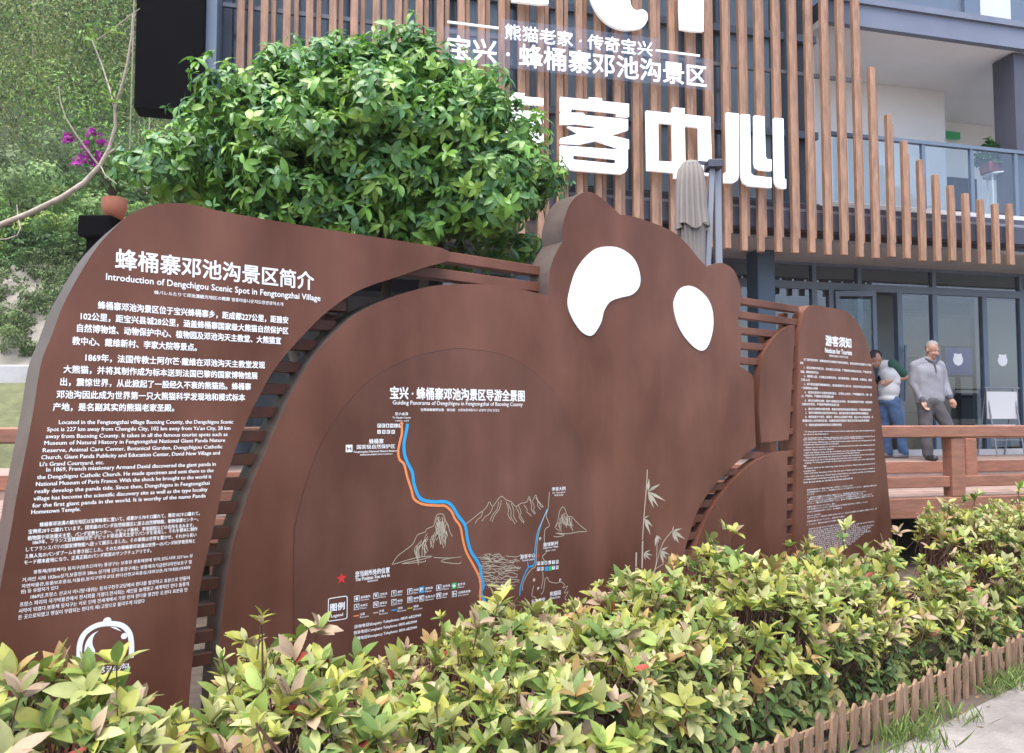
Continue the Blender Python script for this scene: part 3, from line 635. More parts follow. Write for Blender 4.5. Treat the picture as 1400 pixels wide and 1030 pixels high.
# ------------------------------------------------------------------ the panda sign
sg = thing('panda_sign', SIGN.w(.6, 0, .1), 'long brown metal sign wall with a panda shaped centre, white lettering and louvre bars', 'sign')
ZB = .02
def outline(pts, n=6, o=0.0):
    """photo pixels of the front outline -> plane coordinates, with the two last points dropped to the ground"""
    return [SIGN.px(x, y, o) for x, y in spline(pts, n)]
def panel(name, loop, o0, o1, parent=None, bev=.004):
    bm = bmesh.new(); n = len(loop)
    A = sum(loop[i][0] * loop[(i + 1) % n][1] - loop[(i + 1) % n][0] * loop[i][1] for i in range(n))
    if A < 0: loop = loop[::-1]
    fv = [bm.verts.new(SIGN.w(a, max(b, ZB), o0)) for a, b in loop]; bv = [bm.verts.new(SIGN.w(a, max(b, ZB), o1)) for a, b in loop]
    f = bm.faces.new(fv); bm.faces.new(bv[::-1])
    for i in range(n): bm.faces.new((fv[(i + 1) % n], fv[i], bv[i], bv[(i + 1) % n]))
    if bev: bmesh.ops.bevel(bm, geom=list(f.edges), offset=bev, segments=2, affect='EDGES', clamp_overlap=True)
    if name in ('intro_panel', 'panda_panel'):
        for f_ in bm.faces:
            if len(f_.verts) == 4 and abs(f_.calc_center_median().dot(SIGN.n) - (SIGN.c - (o0 + o1) / 2)) < .02: f_.material_index = 1
    me = bpy.data.meshes.new(name); bm.to_mesh(me); bm.free()
    return link_mesh(name, me, [M['disc' if name == 'map_disc' else 'sign'], M['side']], parent or sg)
L = outline([(-40, 1060, 1), (-24, 940), (0, 805), (16, 720), (23, 678), (44, 571), (56, 498), (71, 458), (86, 418), (109, 375), (132, 339), (155, 313), (178, 293), (205, 282), (231, 278), (257, 279), (297, 288), (363, 300), (460, 316), (550, 330), (580, 335), (601, 338.5), (613, 343.5), (616.5, 349), (609, 358), (580, 366), (540, 380), (510, 389.5), (480, 403), (443, 430), (418, 455), (396, 479), (374, 507), (356, 539), (339, 573), (325, 607), (314, 638), (304, 669), (297, 701), (284, 756), (274, 802), (268, 858), (260, 940), (252, 1060, 1)])
P = outline([(290, 1060, 1), (296, 940), (302, 865), (307, 811), (316, 754), (331, 703), (345, 660), (359, 628), (374, 591), (390, 557), (405, 526), (424, 495), (443, 470), (463, 450), (483, 432), (515, 415), (550, 402), (580, 393.5), (601, 390), (630, 388.5), (666, 389), (694, 392), (716, 396.5), (734, 401), (750, 405, 1), (751, 381), (752, 369), (757, 353), (763, 341), (769.5, 331, 1), (769, 311), (774.5, 290), (782, 275), (794, 265), (806, 262.5), (817, 267), (827, 275), (836, 282.5), (845, 291), (850, 294), (865, 296), (890, 304), (910, 312), (927, 322), (942, 337), (953, 351), (966, 365, 1), (975, 361.5), (988, 360), (1002, 368), (1010, 384), (1014, 401), (1013, 413), (1009.5, 430), (1010, 443), (1013.5, 459), (1012.5, 485), (1011, 501, 1), (1020, 506.5), (1030, 518), (1031.5, 559), (1033.6, 611, 1), (1020, 621), (1003.5, 636), (982.6, 657), (966, 678), (953, 701), (943, 730), (935, 759), (931, 785), (925, 860), (921, 1060, 1)])
T_L, T_P = .36, .20
intro = panel('intro_panel', L, 0, T_L)
panda = panel('panda_panel', P, 0, T_P)
PA = outline([(1041, 605.6, 1), (1038, 567), (1038.6, 529.6), (1041, 500), (1047, 479.5), (1060, 460.7), (1072.4, 449.4), (1085, 444.5), (1087, 446, 1), (1078.5, 601.5, 1)], 6)
panel('upper_wing_panel', PA, .0, .07)
PB = outline([(932, 1060, 1), (937, 880), (944, 780), (949, 755), (957.6, 730), (968, 705), (983, 682), (999, 661), (1018, 642), (1037, 628), (1058, 619.5), (1076.6, 617, 1), (1075, 768), (1074, 1060, 1)], 6)
panel('lower_wing_panel', PB, .0, .075)
NP = outline([(1083, 1060, 1), (1086, 840), (1088.7, 692), (1089.4, 580), (1091, 510), (1093, 458), (1097.7, 431), (1101, 423.4), (1107, 418.3), (1113, 417.4), (1130, 420), (1151, 424), (1159, 427.7), (1168, 436), (1176.5, 448), (1184, 465), (1188.5, 480), (1197, 522), (1206, 588), (1214, 664), (1220, 740), (1227, 840), (1240, 1060, 1)], 6)
notice = panel('notice_panel', NP, 0, .10)
def edge_s(loop, z, side):
    xs = []
    for i in range(len(loop)):
        (a, b), (c, d) = loop[i], loop[(i + 1) % len(loop)]
        if (b - z) * (d - z) < 0: xs.append(a + (c - a) * (z - b) / (d - b))
    return (min(xs) if side < 0 else max(xs)) if xs else None
def bar(s0, s1, z, o0=.10, o1=.18, h=.055):
    q = MB(); q.pbox(SIGN, s0, s1, o0, o1, z - h / 2, z + h / 2, .003); q.build('louvre_bar', M['sign'], sg)
for x, y in ((437, 444), (418, 472), (395, 502), (376, 532), (359, 564), (345, 597), (333, 628.5), (322, 662), (312, 695), (303, 729), (294, 765), (287, 799), (282, 835), (278, 871), (273, 903)):
    z = SIGN.px(x, y, .10)[1]
    a, b2 = edge_s(L, z, 1), edge_s(P, z, -1)
    if a is not None and b2 is not None and b2 > a: bar(a - .01, b2 + .01, z)
for x, y in ((743, 371), (742, 393.5)):
    z = SIGN.px(x, y, .10)[1]; z_h = SIGN.px(751, 375)[0]
    bar(edge_s(L, z, 1) - .3, z_h + .01, z, .10, .18, .06)
z3_ = SIGN.px(449, 417, .1)[1]
bar(edge_s(L, z3_, 1) - .01 if edge_s(L, z3_, 1) else SIGN.px(450, 417)[0], SIGN.px(486, 420)[0], z3_)
for x, y, xa, xb in ((1051, 417.5, 1012, 1095), (1046, 435.5, 1009, 1093), (1033, 454.5, 1011, 1068), (1028, 474, 1012, 1052), (1022, 494, 1011, 1046)):
    z = SIGN.px(x, y, .05)[1]; bar(SIGN.px(xa, y)[0] - .01, SIGN.px(xb, y)[0] + .02, z, .03, .10, .055)
for x, y in ((1026, 623), (998, 646), (979, 666), (963, 689), (953, 709), (944, 733), (938, 757), (934, 781), (930, 806), (927, 832)):
    z = SIGN.px(x, y, .05)[1]
    s0 = max([a for a in [edge_s(P, z, 1)] if a is not None] or [SIGN.px(x - 12, y)[0]]); s1 = edge_s(PB, z, -1)
    if s1 is not None and s1 > s0 - .2: bar(min(s0, s1) - .01, s1 + .01, z, .03, .10, .05)
    if s1 is not None: bar(edge_s(PB, z, 1) - .01, edge_s(NP, z, -1) + .01, z, .03, .07, .05)
for y in (470, 500, 530, 560, 590):
    z = SIGN.px(1082, y, .05)[1]; e = edge_s(PA, z, 1)
    if e: bar(e - .01, edge_s(NP, z, -1) + .01, z, .03, .07, .05)
q = MB()
for x in (1035, 1062): 
    s = SIGN.px(x, 480, .2)[0]; q.pbox(SIGN, s - .03, s + .03, .105, .165, ZB, SIGN.px(1062, 428 if x > 1050 else 462, .15)[1], .004)
q.build('rear_post', M['sign'], sg)
q = MB()
for x in (455, 680): 
    s = SIGN.px(x, 480, .2)[0]; q.pbox(SIGN, s - .04, s + .04, .205, .285, ZB, SIGN.px(x, 430, .2)[1], .004)
q.build('rear_post', M['sign'], sg)
# eyes
z4 = Zm(700, 240, .5438)
for pts in (z4((215, 183), (255, 180), (285, 192), (308, 215), (320, 250), (318, 280), (300, 300), (270, 308), (245, 318), (230, 340), (222, 370), (205, 398), (190, 403), (170, 390), (150, 360), (139, 325), (145, 285), (160, 240), (185, 205)),
            z4((405, 330), (412, 300), (425, 283), (445, 278), (468, 288), (490, 310), (502, 340), (504, 380), (495, 420), (480, 440), (460, 435), (435, 410), (415, 375))):
    q = MB(); q.prism(SIGN, outline(pts, 6), -.008, -.0005); q.build('eye', M['white'], panda)
# belly disc
D = outline([(404, 1060, 1), (402, 860), (402, 742), (406, 708), (426, 639), (455, 580), (502, 524), (558, 492), (605, 480), (639, 478), (699, 490), (754.6, 532.7), (784, 584), (801, 631), (809, 682), (811, 759), (812, 860), (812, 1060, 1)], 8)
disc = panel('map_disc', D, -.005, -.0005, sg, .0015)
q = MB(); q.ribbon(SIGN, D[:-8], .008, -.0012); q.build('groove', M['line'], disc)
# ---------- lettering of the intro panel
def line(q, body, x0, y0, x1, y1, h, o=-.0015, bold=.012, pl=SIGN):
    if y1 is None:
        s, z = pl.px(x0, y0, o)
        y1 = y0
        for _ in range(4): y1 -= (z - pl.px(x1, y1, o)[1]) * -1 * 0 + (pl.px(x1, y1, o)[1] - z) * -150
        # walk y1 until it lies at the same height
        lo, hi = 0, 1200
        for _ in range(30):
            m = (lo + hi) / 2
            if pl.px(x1, m, o)[1] > z: lo = m
            else: hi = m
        y1 = lo
    text(q, pl, body, (x0, y0), (x1, y1), h, o, bold)
q = MB(); line(q, '蜂桶寨邓池沟景区简介', 158, 354.5, 429, 384, 28, bold=.018); q.build('heading', M['white'], intro)
q = MB(); line(q, 'Introduction of Dengchigou Scenic Spot in Fengtongzhai Village', 145, 381, 438, 408, 12, bold=.014); q.build('heading_translation', M['white'], intro)
q = MB(); line(q, '蜂バレルたりて邓池溝観光地区の概要 벌통마을나운치도랑관광지소개', 211, 400, 387, 416, 5.5, bold=.02); q.build('heading_translation', M['white'], intro)
q = MB()
for tx, x0, y0, x1, y1 in (
    ('蜂桶寨邓池沟景区位于宝兴蜂桶寨乡，距成都227公里，距雅安', 134, 417.5, 394, 438), ('102公里，距宝兴县城28公里，涵盖蜂桶寨国家级大熊猫自然保护区', 110.5, 432.5, 394, 452.5),
    ('自然博物馆、动物保护中心、植物园及邓池沟天主教堂、大熊猫宣', 105.5, 448.5, 384, 466), ('教中心、戴维新村、李家大院等景点。', 99, 465.5, 269, 475.5),
    ('1869年，法国传教士阿尔芒·戴维在邓池沟天主教堂发现', 117, 489, 362, 499.5), ('大熊猫，并将其制作成为标本送到法国巴黎的国家博物馆展', 87, 505, 352, 514),
    ('出，震惊世界，从此掀起了一股经久不衰的熊猫热。蜂桶寨', 82.5, 522, 343, 529), ('邓池沟因此成为世界第一只大熊猫科学发现地和模式标本', 77.5, 539, 335, 544), ('产地，是名副其实的熊猫老家圣殿。', 72.5, 556.5, 238, 558)):
    line(q, tx, x0, y0, x1, y1, 11.2, bold=.022)
q.build('chinese_text', M['white'], intro)
q = MB()
ze = Zm(20, 560, .2286)
for tx, a, b2, c, d in (
    ('Located in the Fengtongzhai village Baoxing County, the Dengchigou Scenic', 265, 79, 1307, 78), ('Spot is 227 km away from Chengdu City, 102 km away from Ya’an City, 28 km', 195, 121, 1290, 116),
    ('away from Baoxing County. It takes in all the famous tourist spots such as', 187, 162, 1273, 154), ('Museum of Natural History in Fengtongzhai National Giant Panda Nature', 178, 202, 1258, 189),
    ('Reserve, Animal Care Center, Botanical Garden, Dongchigou Catholic', 169, 244, 1242, 229), ('Church, Giant Panda Publicity and Education Center, David New Village and', 160, 286, 1227, 266), ("Li's Grand Courtyard, etc.", 151, 328, 534, 322),
    ('In 1869, French missionary Armand David discovered the giant panda in', 190, 361, 1202, 332), ('the Dengchigou Catholic Church. He made specimen and sent them to the', 135, 405, 1189, 371), ('National Museum of Paris France. With the shock he brought to the world it', 128, 446, 1176, 408),
    ('really develop the panda tide. Since then, Dengchigou in Fengtongzhai', 121, 490, 1165, 446), ('village has become the scientific discovery site as well as the type locality', 114, 533, 1153, 485), ('for the first giant panda in the world. It is worthy of the name Panda', 107, 574, 1142, 523), ('Hometown Temple.', 100, 614, 394, 603)):
    (x0, y0), (x1, y1) = ze((a, b2), (c, d)); line(q, tx, x0, y0, x1, y1, 7.4, bold=.024)
q.build('english_text', M['white'], intro)
zj = Zm(20, 690, .2)
q = MB()
for tx, a, b2, c, d in (
    ('蜂桶寨邓池溝の観光地区は宝興蜂寨に置いて、成都から70キロ離れて、雅安102キロ離れて。', 172, 131, 1265, 65), ('宝興県28キロ離れています。国家級のパンダ自然保護区に居る自然博物館、動物保護センター、', 95, 180, 1255, 104),
    ('植物園や邓池溝天主堂、パンダ宣教センター、デビッド新村、李家庭院などの名所を含みます。', 90, 222, 1225, 147), ('1869年、フランス宣教師阿尔芒·デビッド邓池溝天主堂でパンダを発見し、それを標本に制作', 125, 255, 1250, 170),
    ('してフランスパリの国家博物館へ送って展示しました。その事情は世界を驚かせ、それから長い', 78, 303, 1242, 210), ('え無人気のパンダブームを巻き起こした。そのため蜂桶寨邓池溝は世界一のパンダ科学発見地と', 72, 348, 1233, 254), ('モード標本産地になり、正真正銘のパンダ実家のサンクチュアリです。', 66, 390, 935, 320)):
    (x0, y0), (x1, y1) = zj((a, b2), (c, d)); line(q, tx, x0, y0, x1, y1, 6.2, bold=.02)
q.build('japanese_text', M['white'], intro)
q = MB()
for tx, a, b2, c, d in (
    ('봉통채(펑통짜이) 등지구(덩츠으러우) 풍경구는 보흥현 봉통채향에 위치,성도시와 227 km 상', 130, 457, 1217, 357), ('거,야안 시와 102km상거,보흥현과 28km 상거해 있다.풍경구에는 봉통채국가급판다자연보호구 및', 52, 508, 1210, 400),
    ('자연박물관,동물보호중심,식물원,등지구천주교당,판다선전교육중심,대위신촌,리가대원(리씨마', 48, 552, 1202, 440), ('원) 등 유람지가 있다', 42, 596, 300, 572),
    ('1869년,프랑스 선교사 아니망·대위는 등지구천주교당에서 판다를 발견하고 표본으로 만들어', 110, 625, 1195, 508), ('프랑스 파리의 국가박물관에서 전시회를 가졌다.전시회는 세인을 놀래웠고 세계적인 판다 돌풍의', 35, 675, 1190, 550),
    ('서막이 되였다.봉통채 등지구는 이로 인해 전세계에서 가장 먼저 판다를 발견한 곳,판다 표본을 만', 28, 718, 1182, 592), ('든 곳으로되였고 명실이 부합되는 판다의 제1고향으로 불리우게 되였다', 25, 765, 888, 665)):
    (x0, y0), (x1, y1) = zj((a, b2), (c, d)); line(q, tx, x0, y0, x1, y1, 6.2, bold=.014)
q.build('korean_text', M['white'], intro)
zl = Zm(90, 830, .1165)
def spx(pts, o=-.0015): return [SIGN.px(x, y, o) for x, y in pts]
def dot(q, x, y, r, o=-.0015, n=20):
    s, z = SIGN.px(x, y, o); s2, _ = SIGN.px(x, y, o); k = SIGN.px(x, y - r, o)[1] - z
    q.flat(SIGN, [(s + k * math.cos(2 * math.pi * i / n), z + k * math.sin(2 * math.pi * i / n)) for i in range(n)], o)
q = MB()
cp = spx(spline(zl((152, 700), (156, 580), (165, 440), (205, 335), (270, 268), (370, 216), (485, 197), (610, 203), (690, 238), (745, 305), (765, 385), (772, 480), (765, 600)), 6, False))
q.ribbon(SIGN, cp, .021, -.0015)
dot(q, *zl((485, 168))[0], 5.4, -.0022); dot(q, *zl((685, 342))[0], 4.2)
q.flat(SIGN, spx(spline(zl((212, 640, 1), (220, 480), (250, 390), (310, 320), (385, 280, 1), (335, 330), (312, 400), (320, 460), (345, 530), (300, 620), (262, 548, 1), (240, 600)), 5)), -.0015)
q.flat(SIGN, spx(spline(zl((520, 236, 1), (590, 240), (652, 288, 1), (600, 268)), 5)), -.0015)
q.build('emblem', M['white'], intro)
q = MB(); line(q, '邓池沟', 128, 918, 176, 911, 9, bold=.03); q.build('emblem_caption', M['white'], intro)
# ---------- lettering of the notice panel
zn = Zm(1085, 440, .1748); zq = Zm(1085, 600, .1845)
q = MB(); line(q, '游客须知', 1128.7, 465.5, 1163.7, None, 14, bold=.03); q.build('heading', M['white'], notice)
q = MB(); line(q, 'Notices for Tourists', 1128, 479, 1164.5, None, 6.5, bold=.03); line(q, '観光客の皆様へ 관광객 주의사항', 1134, 486.5, 1159.5, None, 3, bold=.02); q.build('heading_translation', M['white'], notice)
CN = ['为了维护景区秩序，保障游客的安全和景区环境的优美整洁，请您在游览时自觉遵守以下规定', '事项', '1、请自觉维护环境卫生，爱护景区公共设施，严禁随地吐痰和乱丢垃圾，严禁在文物', '刻画、攀爬和损坏花木', '2、请购票入园，主动配合检票和安检，请勿携带宠物、易燃易爆、有毒物品、管制', '刀具入内', '3、请不要在禁烟区域吸烟和用火，请妥善看管好老人和小孩，以防走失和发生意外事故的', '一切后果由本人承担', '4、请您在游览中注意防滑和落石，文明礼让有序，严禁翻越护栏—律—禁', '止，严禁戏水、严禁攀折花草和捕猎动物', '5、请勿打扰野生动物，保护大熊猫的生存环境，请勿投喂和惊吓动物，请您保持', '安静有序参观，严禁高声喧哗和追逐打闹', '6、请在天主教堂内保持安静，尊重当地的民风民俗和宗教信仰，严禁拍照和录像', '7、请将车辆停放在指定的停车场内，请妥善保管好您随身携带的贵重物品', '8、请您留意天气变化，雷雨天、请勿在山边和树下停留，服从工作人员的安排、不', '要擅自进入未开放的区域，如遇紧急情况请拨打景区的求助电话寻求帮助', '9、请您在游览结束后带走自己的随身物品']
CL = [(78, 295, 608), (52, 322, 75), (80, 358, 608), (55, 390, 195), (80, 425, 610), (57, 453, 125), (82, 487, 612), (60, 517, 188), (85, 552, 612), (62, 580, 312), (88, 617, 615), (65, 645, 355), (90, 682, 605), (92, 713, 585), (92, 745, 622), (70, 775, 590), (95, 808, 375)]
q = MB()
for tx, (a, b2, c) in zip(CN, CL):
    (x0, y0), (x1, _) = zn((a, b2), (c, b2)); line(q, tx, x0, y0, x1, None, 3.6, bold=.02)
q.build('chinese_text', M['white'], notice)
EN = 'To keep good order in the scenic spot and to make your visit safe and pleasant please observe the following rules during the tour. Please take good care of the public facilities and keep the place clean. Do not spit or litter and do not carve or climb on the relics and trees. Please buy a ticket before you enter and do not bring pets or inflammable and dangerous goods into the spot. Please do not smoke or use fire in the forest and look after the elderly and the children. Please mind the slippery road and falling rocks and do not climb over the railings. Please do not feed or frighten the wild animals and protect the home of the giant panda. Please keep quiet inside the church and respect the customs of the local people. Please park your car in the parking area and take care of your belongings. '
JA = '観光地の秩序を守り皆様に安全で楽しい見学をしていただくために次の事項をお守りください。公共施設を大切にしてごみを捨てないでください。入園の前に切符をお求めください。森の中での喫煙と火の使用はご遠慮ください。野生動物に餌を与えないでください。教会の中では静かにしてください。'
KO = '관광지의 질서를 지키고 여러분의 안전하고 즐거운 관람을 위하여 다음 사항을 지켜 주십시오. 공공시설을 아끼고 쓰레기를 버리지 마십시오. 입장하기 전에 표를 사 주십시오. 숲에서 담배를 피우거나 불을 사용하지 마십시오. 야생동물에게 먹이를 주지 마십시오. 교당 안에서는 조용히 해 주십시오. '
def filler(src, k, n): return (src * 6)[k:k + n].strip() or src[:n]
rows = [(590.7, 1), (594.4, .35)] + [(600 + .1845 * y - 1.6, f) for y, f in ((5, 1), (18, .85), (38, 1), (55, .5), (76, 1), (95, .43), (115, 1), (133, .8), (152, 1), (172, .82), (190, 1), (212, .04), (230, 1), (251, .17), (268, 1), (292, 1), (313, .64), (333, .7))]
q = MB(); k = 0
for y, f in rows:
    n = max(3, int(82 * f)); x0 = 1100 - (0 if f > .9 else 1.4); line(q, filler(EN, k, n), x0, y, x0 + 96 * f, None, 2.5, bold=.02); k += n
q.build('english_text', M['white'], notice)
q = MB(); k = 0
for y, f in ((380, .66), (398, 1), (415, .1), (438, .85), (452, .8), (467, .93), (482, .95), (507, .4), (525, .87), (545, .5), (573, .2), (590, 1), (615, .55), (638, .6)):
    n = max(2, int(46 * f)); line(q, filler(JA, k, n), 1103.5, 600 + .1845 * y, 1103.5 + 95 * f, None, 2.2, bold=.01); k += n
q.build('japanese_text', M['white'], notice)
q = MB(); k = 0
for y, f in ((672, .58), (690, .96), (705, .72), (720, .94), (735, .9), (750, .85), (764, .9), (779, .8), (794, .75), (809, .72), (824, .68), (839, .62), (855, .55), (870, .5)):
    n = max(2, int(50 * f)); line(q, filler(KO, k, n), 1105.5, 600 + .1845 * y, 1105.5 + 94 * f, None, 2.2, bold=.01); k += n
q.build('korean_text', M['white'], notice)
# ---------- the map on the disc
MO = -.0065
m3 = Zm(400, 460, .4271); m6 = Zm(440, 760, .2571); m8 = Zm(640, 640, .2286); m7 = Zm(480, 520, .2331)
def rib(q, pts, wpx, o=MO, n=5):
    P2 = [SIGN.px(x, y, o) for x, y in spline(pts, n, False)]
    mx, my = pts[len(pts) // 2]; wd = SIGN.px(mx, my - wpx, o)[1] - SIGN.px(mx, my, o)[1]
    q.ribbon(SIGN, P2, wd, o)
q = MB()
line(q, '宝兴 · 蜂桶寨邓池沟景区导游全景图', 533.5, 537, 717, 541.5, 17, MO, .024); q.build('map_title', M['white'], disc)
q = MB(); line(q, 'Guiding Panorama of Dengchigou in Fengtongzhai of Baoxing County', 537, 549.5, 714.5, 555.5, 7.5, MO, .012)
line(q, '宝興蜂桶寨鄧池溝　案内図　보흥봉통채등지구 관광지 안내 전경도', 575, 558.5, 683, 563, 4, MO, .015); q.build('map_title_translation', M['white'], disc)
q = MB()
for tx, a, b2, c, d, h in (('至小金县', 328, 247, 370, 249, 10), ('To Xiaojin County', 320, 260, 378, 262, 8), ('小金県へ 소금현', 328, 270, 372, 271, 5), ('蜂桶寨', 245, 336, 291, 336, 16), ('国家级自然保护区', 206, 353, 328, 353, 14), ('Fengtongzhai National Natural Reserve', 196, 368, 336, 370, 8), ('蜂桶寨国家級自然保護区 봉통채국가급자연보호구', 216, 378, 320, 378, 5),
                           ('李家大院', 830, 488, 874, 488, 12), ("Li's Courtyard", 832, 501, 872, 500, 6), ('李家大院', 838, 509, 866, 508, 5), ('戴维新村', 803, 666, 850, 663, 13), ('David New Village', 803, 678, 850, 674, 7), ('新村 신촌', 810, 687, 842, 684, 5),
                           ('游客中心', 729, 705, 777, 702, 14), ('Tourist Center', 734, 717, 774, 714, 6), ('天主教堂', 764, 849, 808, 845, 15), ('Catholic Church', 768, 864, 806, 860, 7), ('熊猫园', 824, 824, 858, 821, 15), ('Panda Garden', 827, 838, 856, 834, 7)):
    (x0, y0), (x1, y1) = m3((a, b2), (c, d)); line(q, tx, x0, y0, x1, y1, h * .4271, MO, .02)
q.build('place_names', M['white'], disc)
q = MB()
for tx, a, b2, c, d, h in (('您当前所处的位置', 178, 96, 360, 78, 30), ('The Position You Are In', 178, 125, 360, 104, 20), ('現在位置 현재위치', 243, 137, 297, 130, 9), ('图例', 45, 274, 121, 268, 40), ('Legend', 50, 322, 112, 316, 22),
                           ('咨询电话\\Enquiry Telephone: 0835-6823949', 172, 374, 527, 323, 22), ('投诉电话\\Complaint Telephone: 0835-6823949', 170, 405, 505, 357, 22), ('救援电话\\Emergency Telephone: 0835-6823949', 170, 437, 505, 388, 22)):
    (x0, y0), (x1, y1) = m6((a, b2), (c, d)); line(q, tx, x0, y0, x1, y1, h * .2571, MO, .025)
icons = [(186, 228, '游客服务', 'i'), (287, 213, '卫生间', 'W'), (383, 200, '餐饮', 'Y'), (468, 190, '问询', '?'), (622, 170, '洗手间', '&'), (185, 272, '休息区', 'A'), (287, 260, '观景台', 'N'), (383, 247, '电话', 'C'), (468, 234, '购物', 'm'), (531, 227, '售票大厅', 'E'), (622, 213, '住宿', 'n'), (705, 203, '无障碍设施', 'b')]
for x, y, tx, g in icons + [(530, 182, '停车场', ''), (703, 160, '医疗点', '')]:
    (x0, y0), (x1, y1) = m6((x + 20, y - 7), (x + 20 + 13 * len(tx), y - 7 - 1.5 * len(tx))); line(q, tx, x0, y0, x1, y1, 3.4, MO, .02)
    (x0, y0), (x1, y1) = m6((x + 20, y + 8), (x + 20 + 11 * len(tx), y + 8 - 1.3 * len(tx))); line(q, 'Service' if len(tx) > 3 else 'Place', x0, y0, x1, y1, 2.2, MO, .01)
for (x, y), tx in (((183, 320), '公路'), ((285, 303), '步道'), ((383, 288), '河流'), ((468, 278), '绿道')):
    (x0, y0), (x1, y1) = m6((x + 20, y - 8), (x + 46, y - 11)); line(q, tx, x0, y0, x1, y1, 3.4, MO, .02)
    (x0, y0), (x1, y1) = m6((x + 20, y + 7), (x + 66, y + 1)); line(q, 'Route', x0, y0, x1, y1, 2.2, MO, .01)
q.build('legend_text', M['white'], disc)
def square(q, x, y, hw, o=MO):
    s, z = SIGN.px(x, y, o); k = SIGN.px(x, y - hw, o)[1] - z
    q.flat(SIGN, [(s - k, z - k), (s + k, z - k), (s + k, z + k), (s - k, z + k)], o)
qw, qd = MB(), MB()
for x, y, tx, g in icons:
    (px_, py_), = m6((x, y)); square(qw, px_, py_, 4.0); square(qd, px_, py_, 3.2, MO - .001)
    line(qw, g, px_ - 1.7, py_, px_ + 1.7, None, 4.6, MO - .002, .03)
for a in range(6):
    (px_, py_), = m3((277 + a * 13.5, 286)); square(qw, px_, py_, 2.6); line(qd, 'PEiNL?'[a], px_ - 1.2, py_, px_ + 1.2, None, 3.6, MO - .001, .02)
for a in range(4):
    (px_, py_), = m3((277 + a * 15, 306)); square(qw, px_, py_, 2.6); line(qd, 'AmEn'[a], px_ - 1.2, py_, px_ + 1.2, None, 3.6, MO - .001, .02)
for r2_ in range(2):
    for a in range(6):
        (px_, py_), = m3((787 + a * 12, 727 + r2_ * 18 - a * 1.0)); 
        if r2_ and a in (2, 3): continue
        square(qw, px_, py_, 2.4); line(qd, 'PEiLTn'[a], px_ - 1.1, py_, px_ + 1.1, None, 3.3, MO - .001, .02)
square(qw, *m3((181, 359))[0], 5); line(qd, 'M', *[v for v in (m3((174, 361))[0])], m3((188, 361))[0][0], None, 5, MO - .001, .03)
for p_ in ((338, 314), (823, 496), (792, 669), (791, 824), (836, 794)): dot(qw, *m3(p_)[0], 2.6)
qw.build('pictogram', M['white'], disc); qd.build('pictogram_ground', M['line'], disc)
q = MB()  # legend frame
cx_, cy_ = m6((84, 283))[0]
fp = spline(m6((35, 245), (37, 232), (48, 227), (120, 216), (132, 219), (135, 230), (134, 320), (131, 331), (120, 336), (48, 347), (37, 345), (34, 333), (35, 245)), 4, False)
rib(q, fp, 1.1, n=1); q.build('legend_frame', M['white'], disc)
q = MB()
rib(q, m3((368, 280), (365, 300), (357, 340), (358, 375), (368, 405), (383, 435), (388, 470), (400, 505), (415, 523), (450, 530), (490, 530), (512, 545), (530, 575), (552, 605), (560, 650), (572, 690), (597, 730), (605, 770), (611, 800), (604, 820), (616, 850), (632, 875)), 4.6)
rib(q, m3((612, 880), (630, 868), (650, 862), (675, 868), (697, 884)), 2.6)
rib(q, m3((815, 553), (800, 590), (785, 625), (776, 680), (774, 730), (755, 740), (740, 770), (730, 800), (727, 830)), 2.0)
rib(q, m3((752, 722), (755, 740)), 1.6)
for p_ in ((793, 649), (857, 781), (787, 808), (358, 306)): dot(q, *m3(p_)[0], 3.4)
square(q, *m6((530, 182))[0], 4.2); square(q, *m3((813, 744))[0], 3)
rib(q, m6((369, 291), (398, 287)), 1.8)
q.build('river_route', M['blue'], disc)
q = MB()
for p_ in ((793, 649), (857, 781), (787, 808)):
    x_, y_ = m3(p_)[0]; line(q, 'P', x_ - 1.1, y_, x_ + 1.1, None, 3.6, MO - .002, .04)
x_, y_ = m6((530, 182))[0]; line(q, 'P', x_ - 1.6, y_, x_ + 1.6, None, 5.2, MO - .002, .04)
q.build('parking_mark', M['white'], disc)
q = MB()
rib(q, m3((349, 280), (350, 310), (343, 340), (338, 370), (343, 395), (357, 410), (367, 450), (380, 490), (390, 522), (420, 538), (465, 542), (488, 543), (508, 560), (520, 585), (537, 610), (545, 650), (556, 690), (580, 735), (597, 770), (602, 800), (600, 830), (605, 890), (606, 940)), 3.6, MO - .0008)
x_, y_ = m3((349, 279))[0]; q.flat(SIGN, spx([(x_ - 3, y_ + 1), (x_ + 3, y_ + 1), (x_, y_ - 4)], MO - .0008), MO - .0008)
rib(q, m6((169, 322), (198, 318)), 1.8); q.build('road_route', M['orange'], disc)
q = MB()
rib(q, m3((615, 887), (632, 874), (650, 868), (672, 874), (690, 888)), 1.4, MO - .0008)
for pts in (((822, 498), (818, 550), (812, 575), (822, 605), (808, 620), (806, 660), (812, 690), (800, 705), (808, 720)), ((819, 550), (800, 590), (786, 640), (781, 690), (778, 735), (765, 745), (750, 765), (738, 790), (735, 815)),
            ((800, 752), (802, 775), (796, 808)), ((808, 778), (803, 815), (795, 826)), ((808, 778), (816, 772), (822, 785), (845, 790), (858, 786), (870, 795), (865, 806), (880, 800), (870, 822), (882, 818), (872, 838), (878, 845)), ((772, 798), (766, 830), (780, 836))):
    rib(q, m3(*pts), .9, MO - .0008)
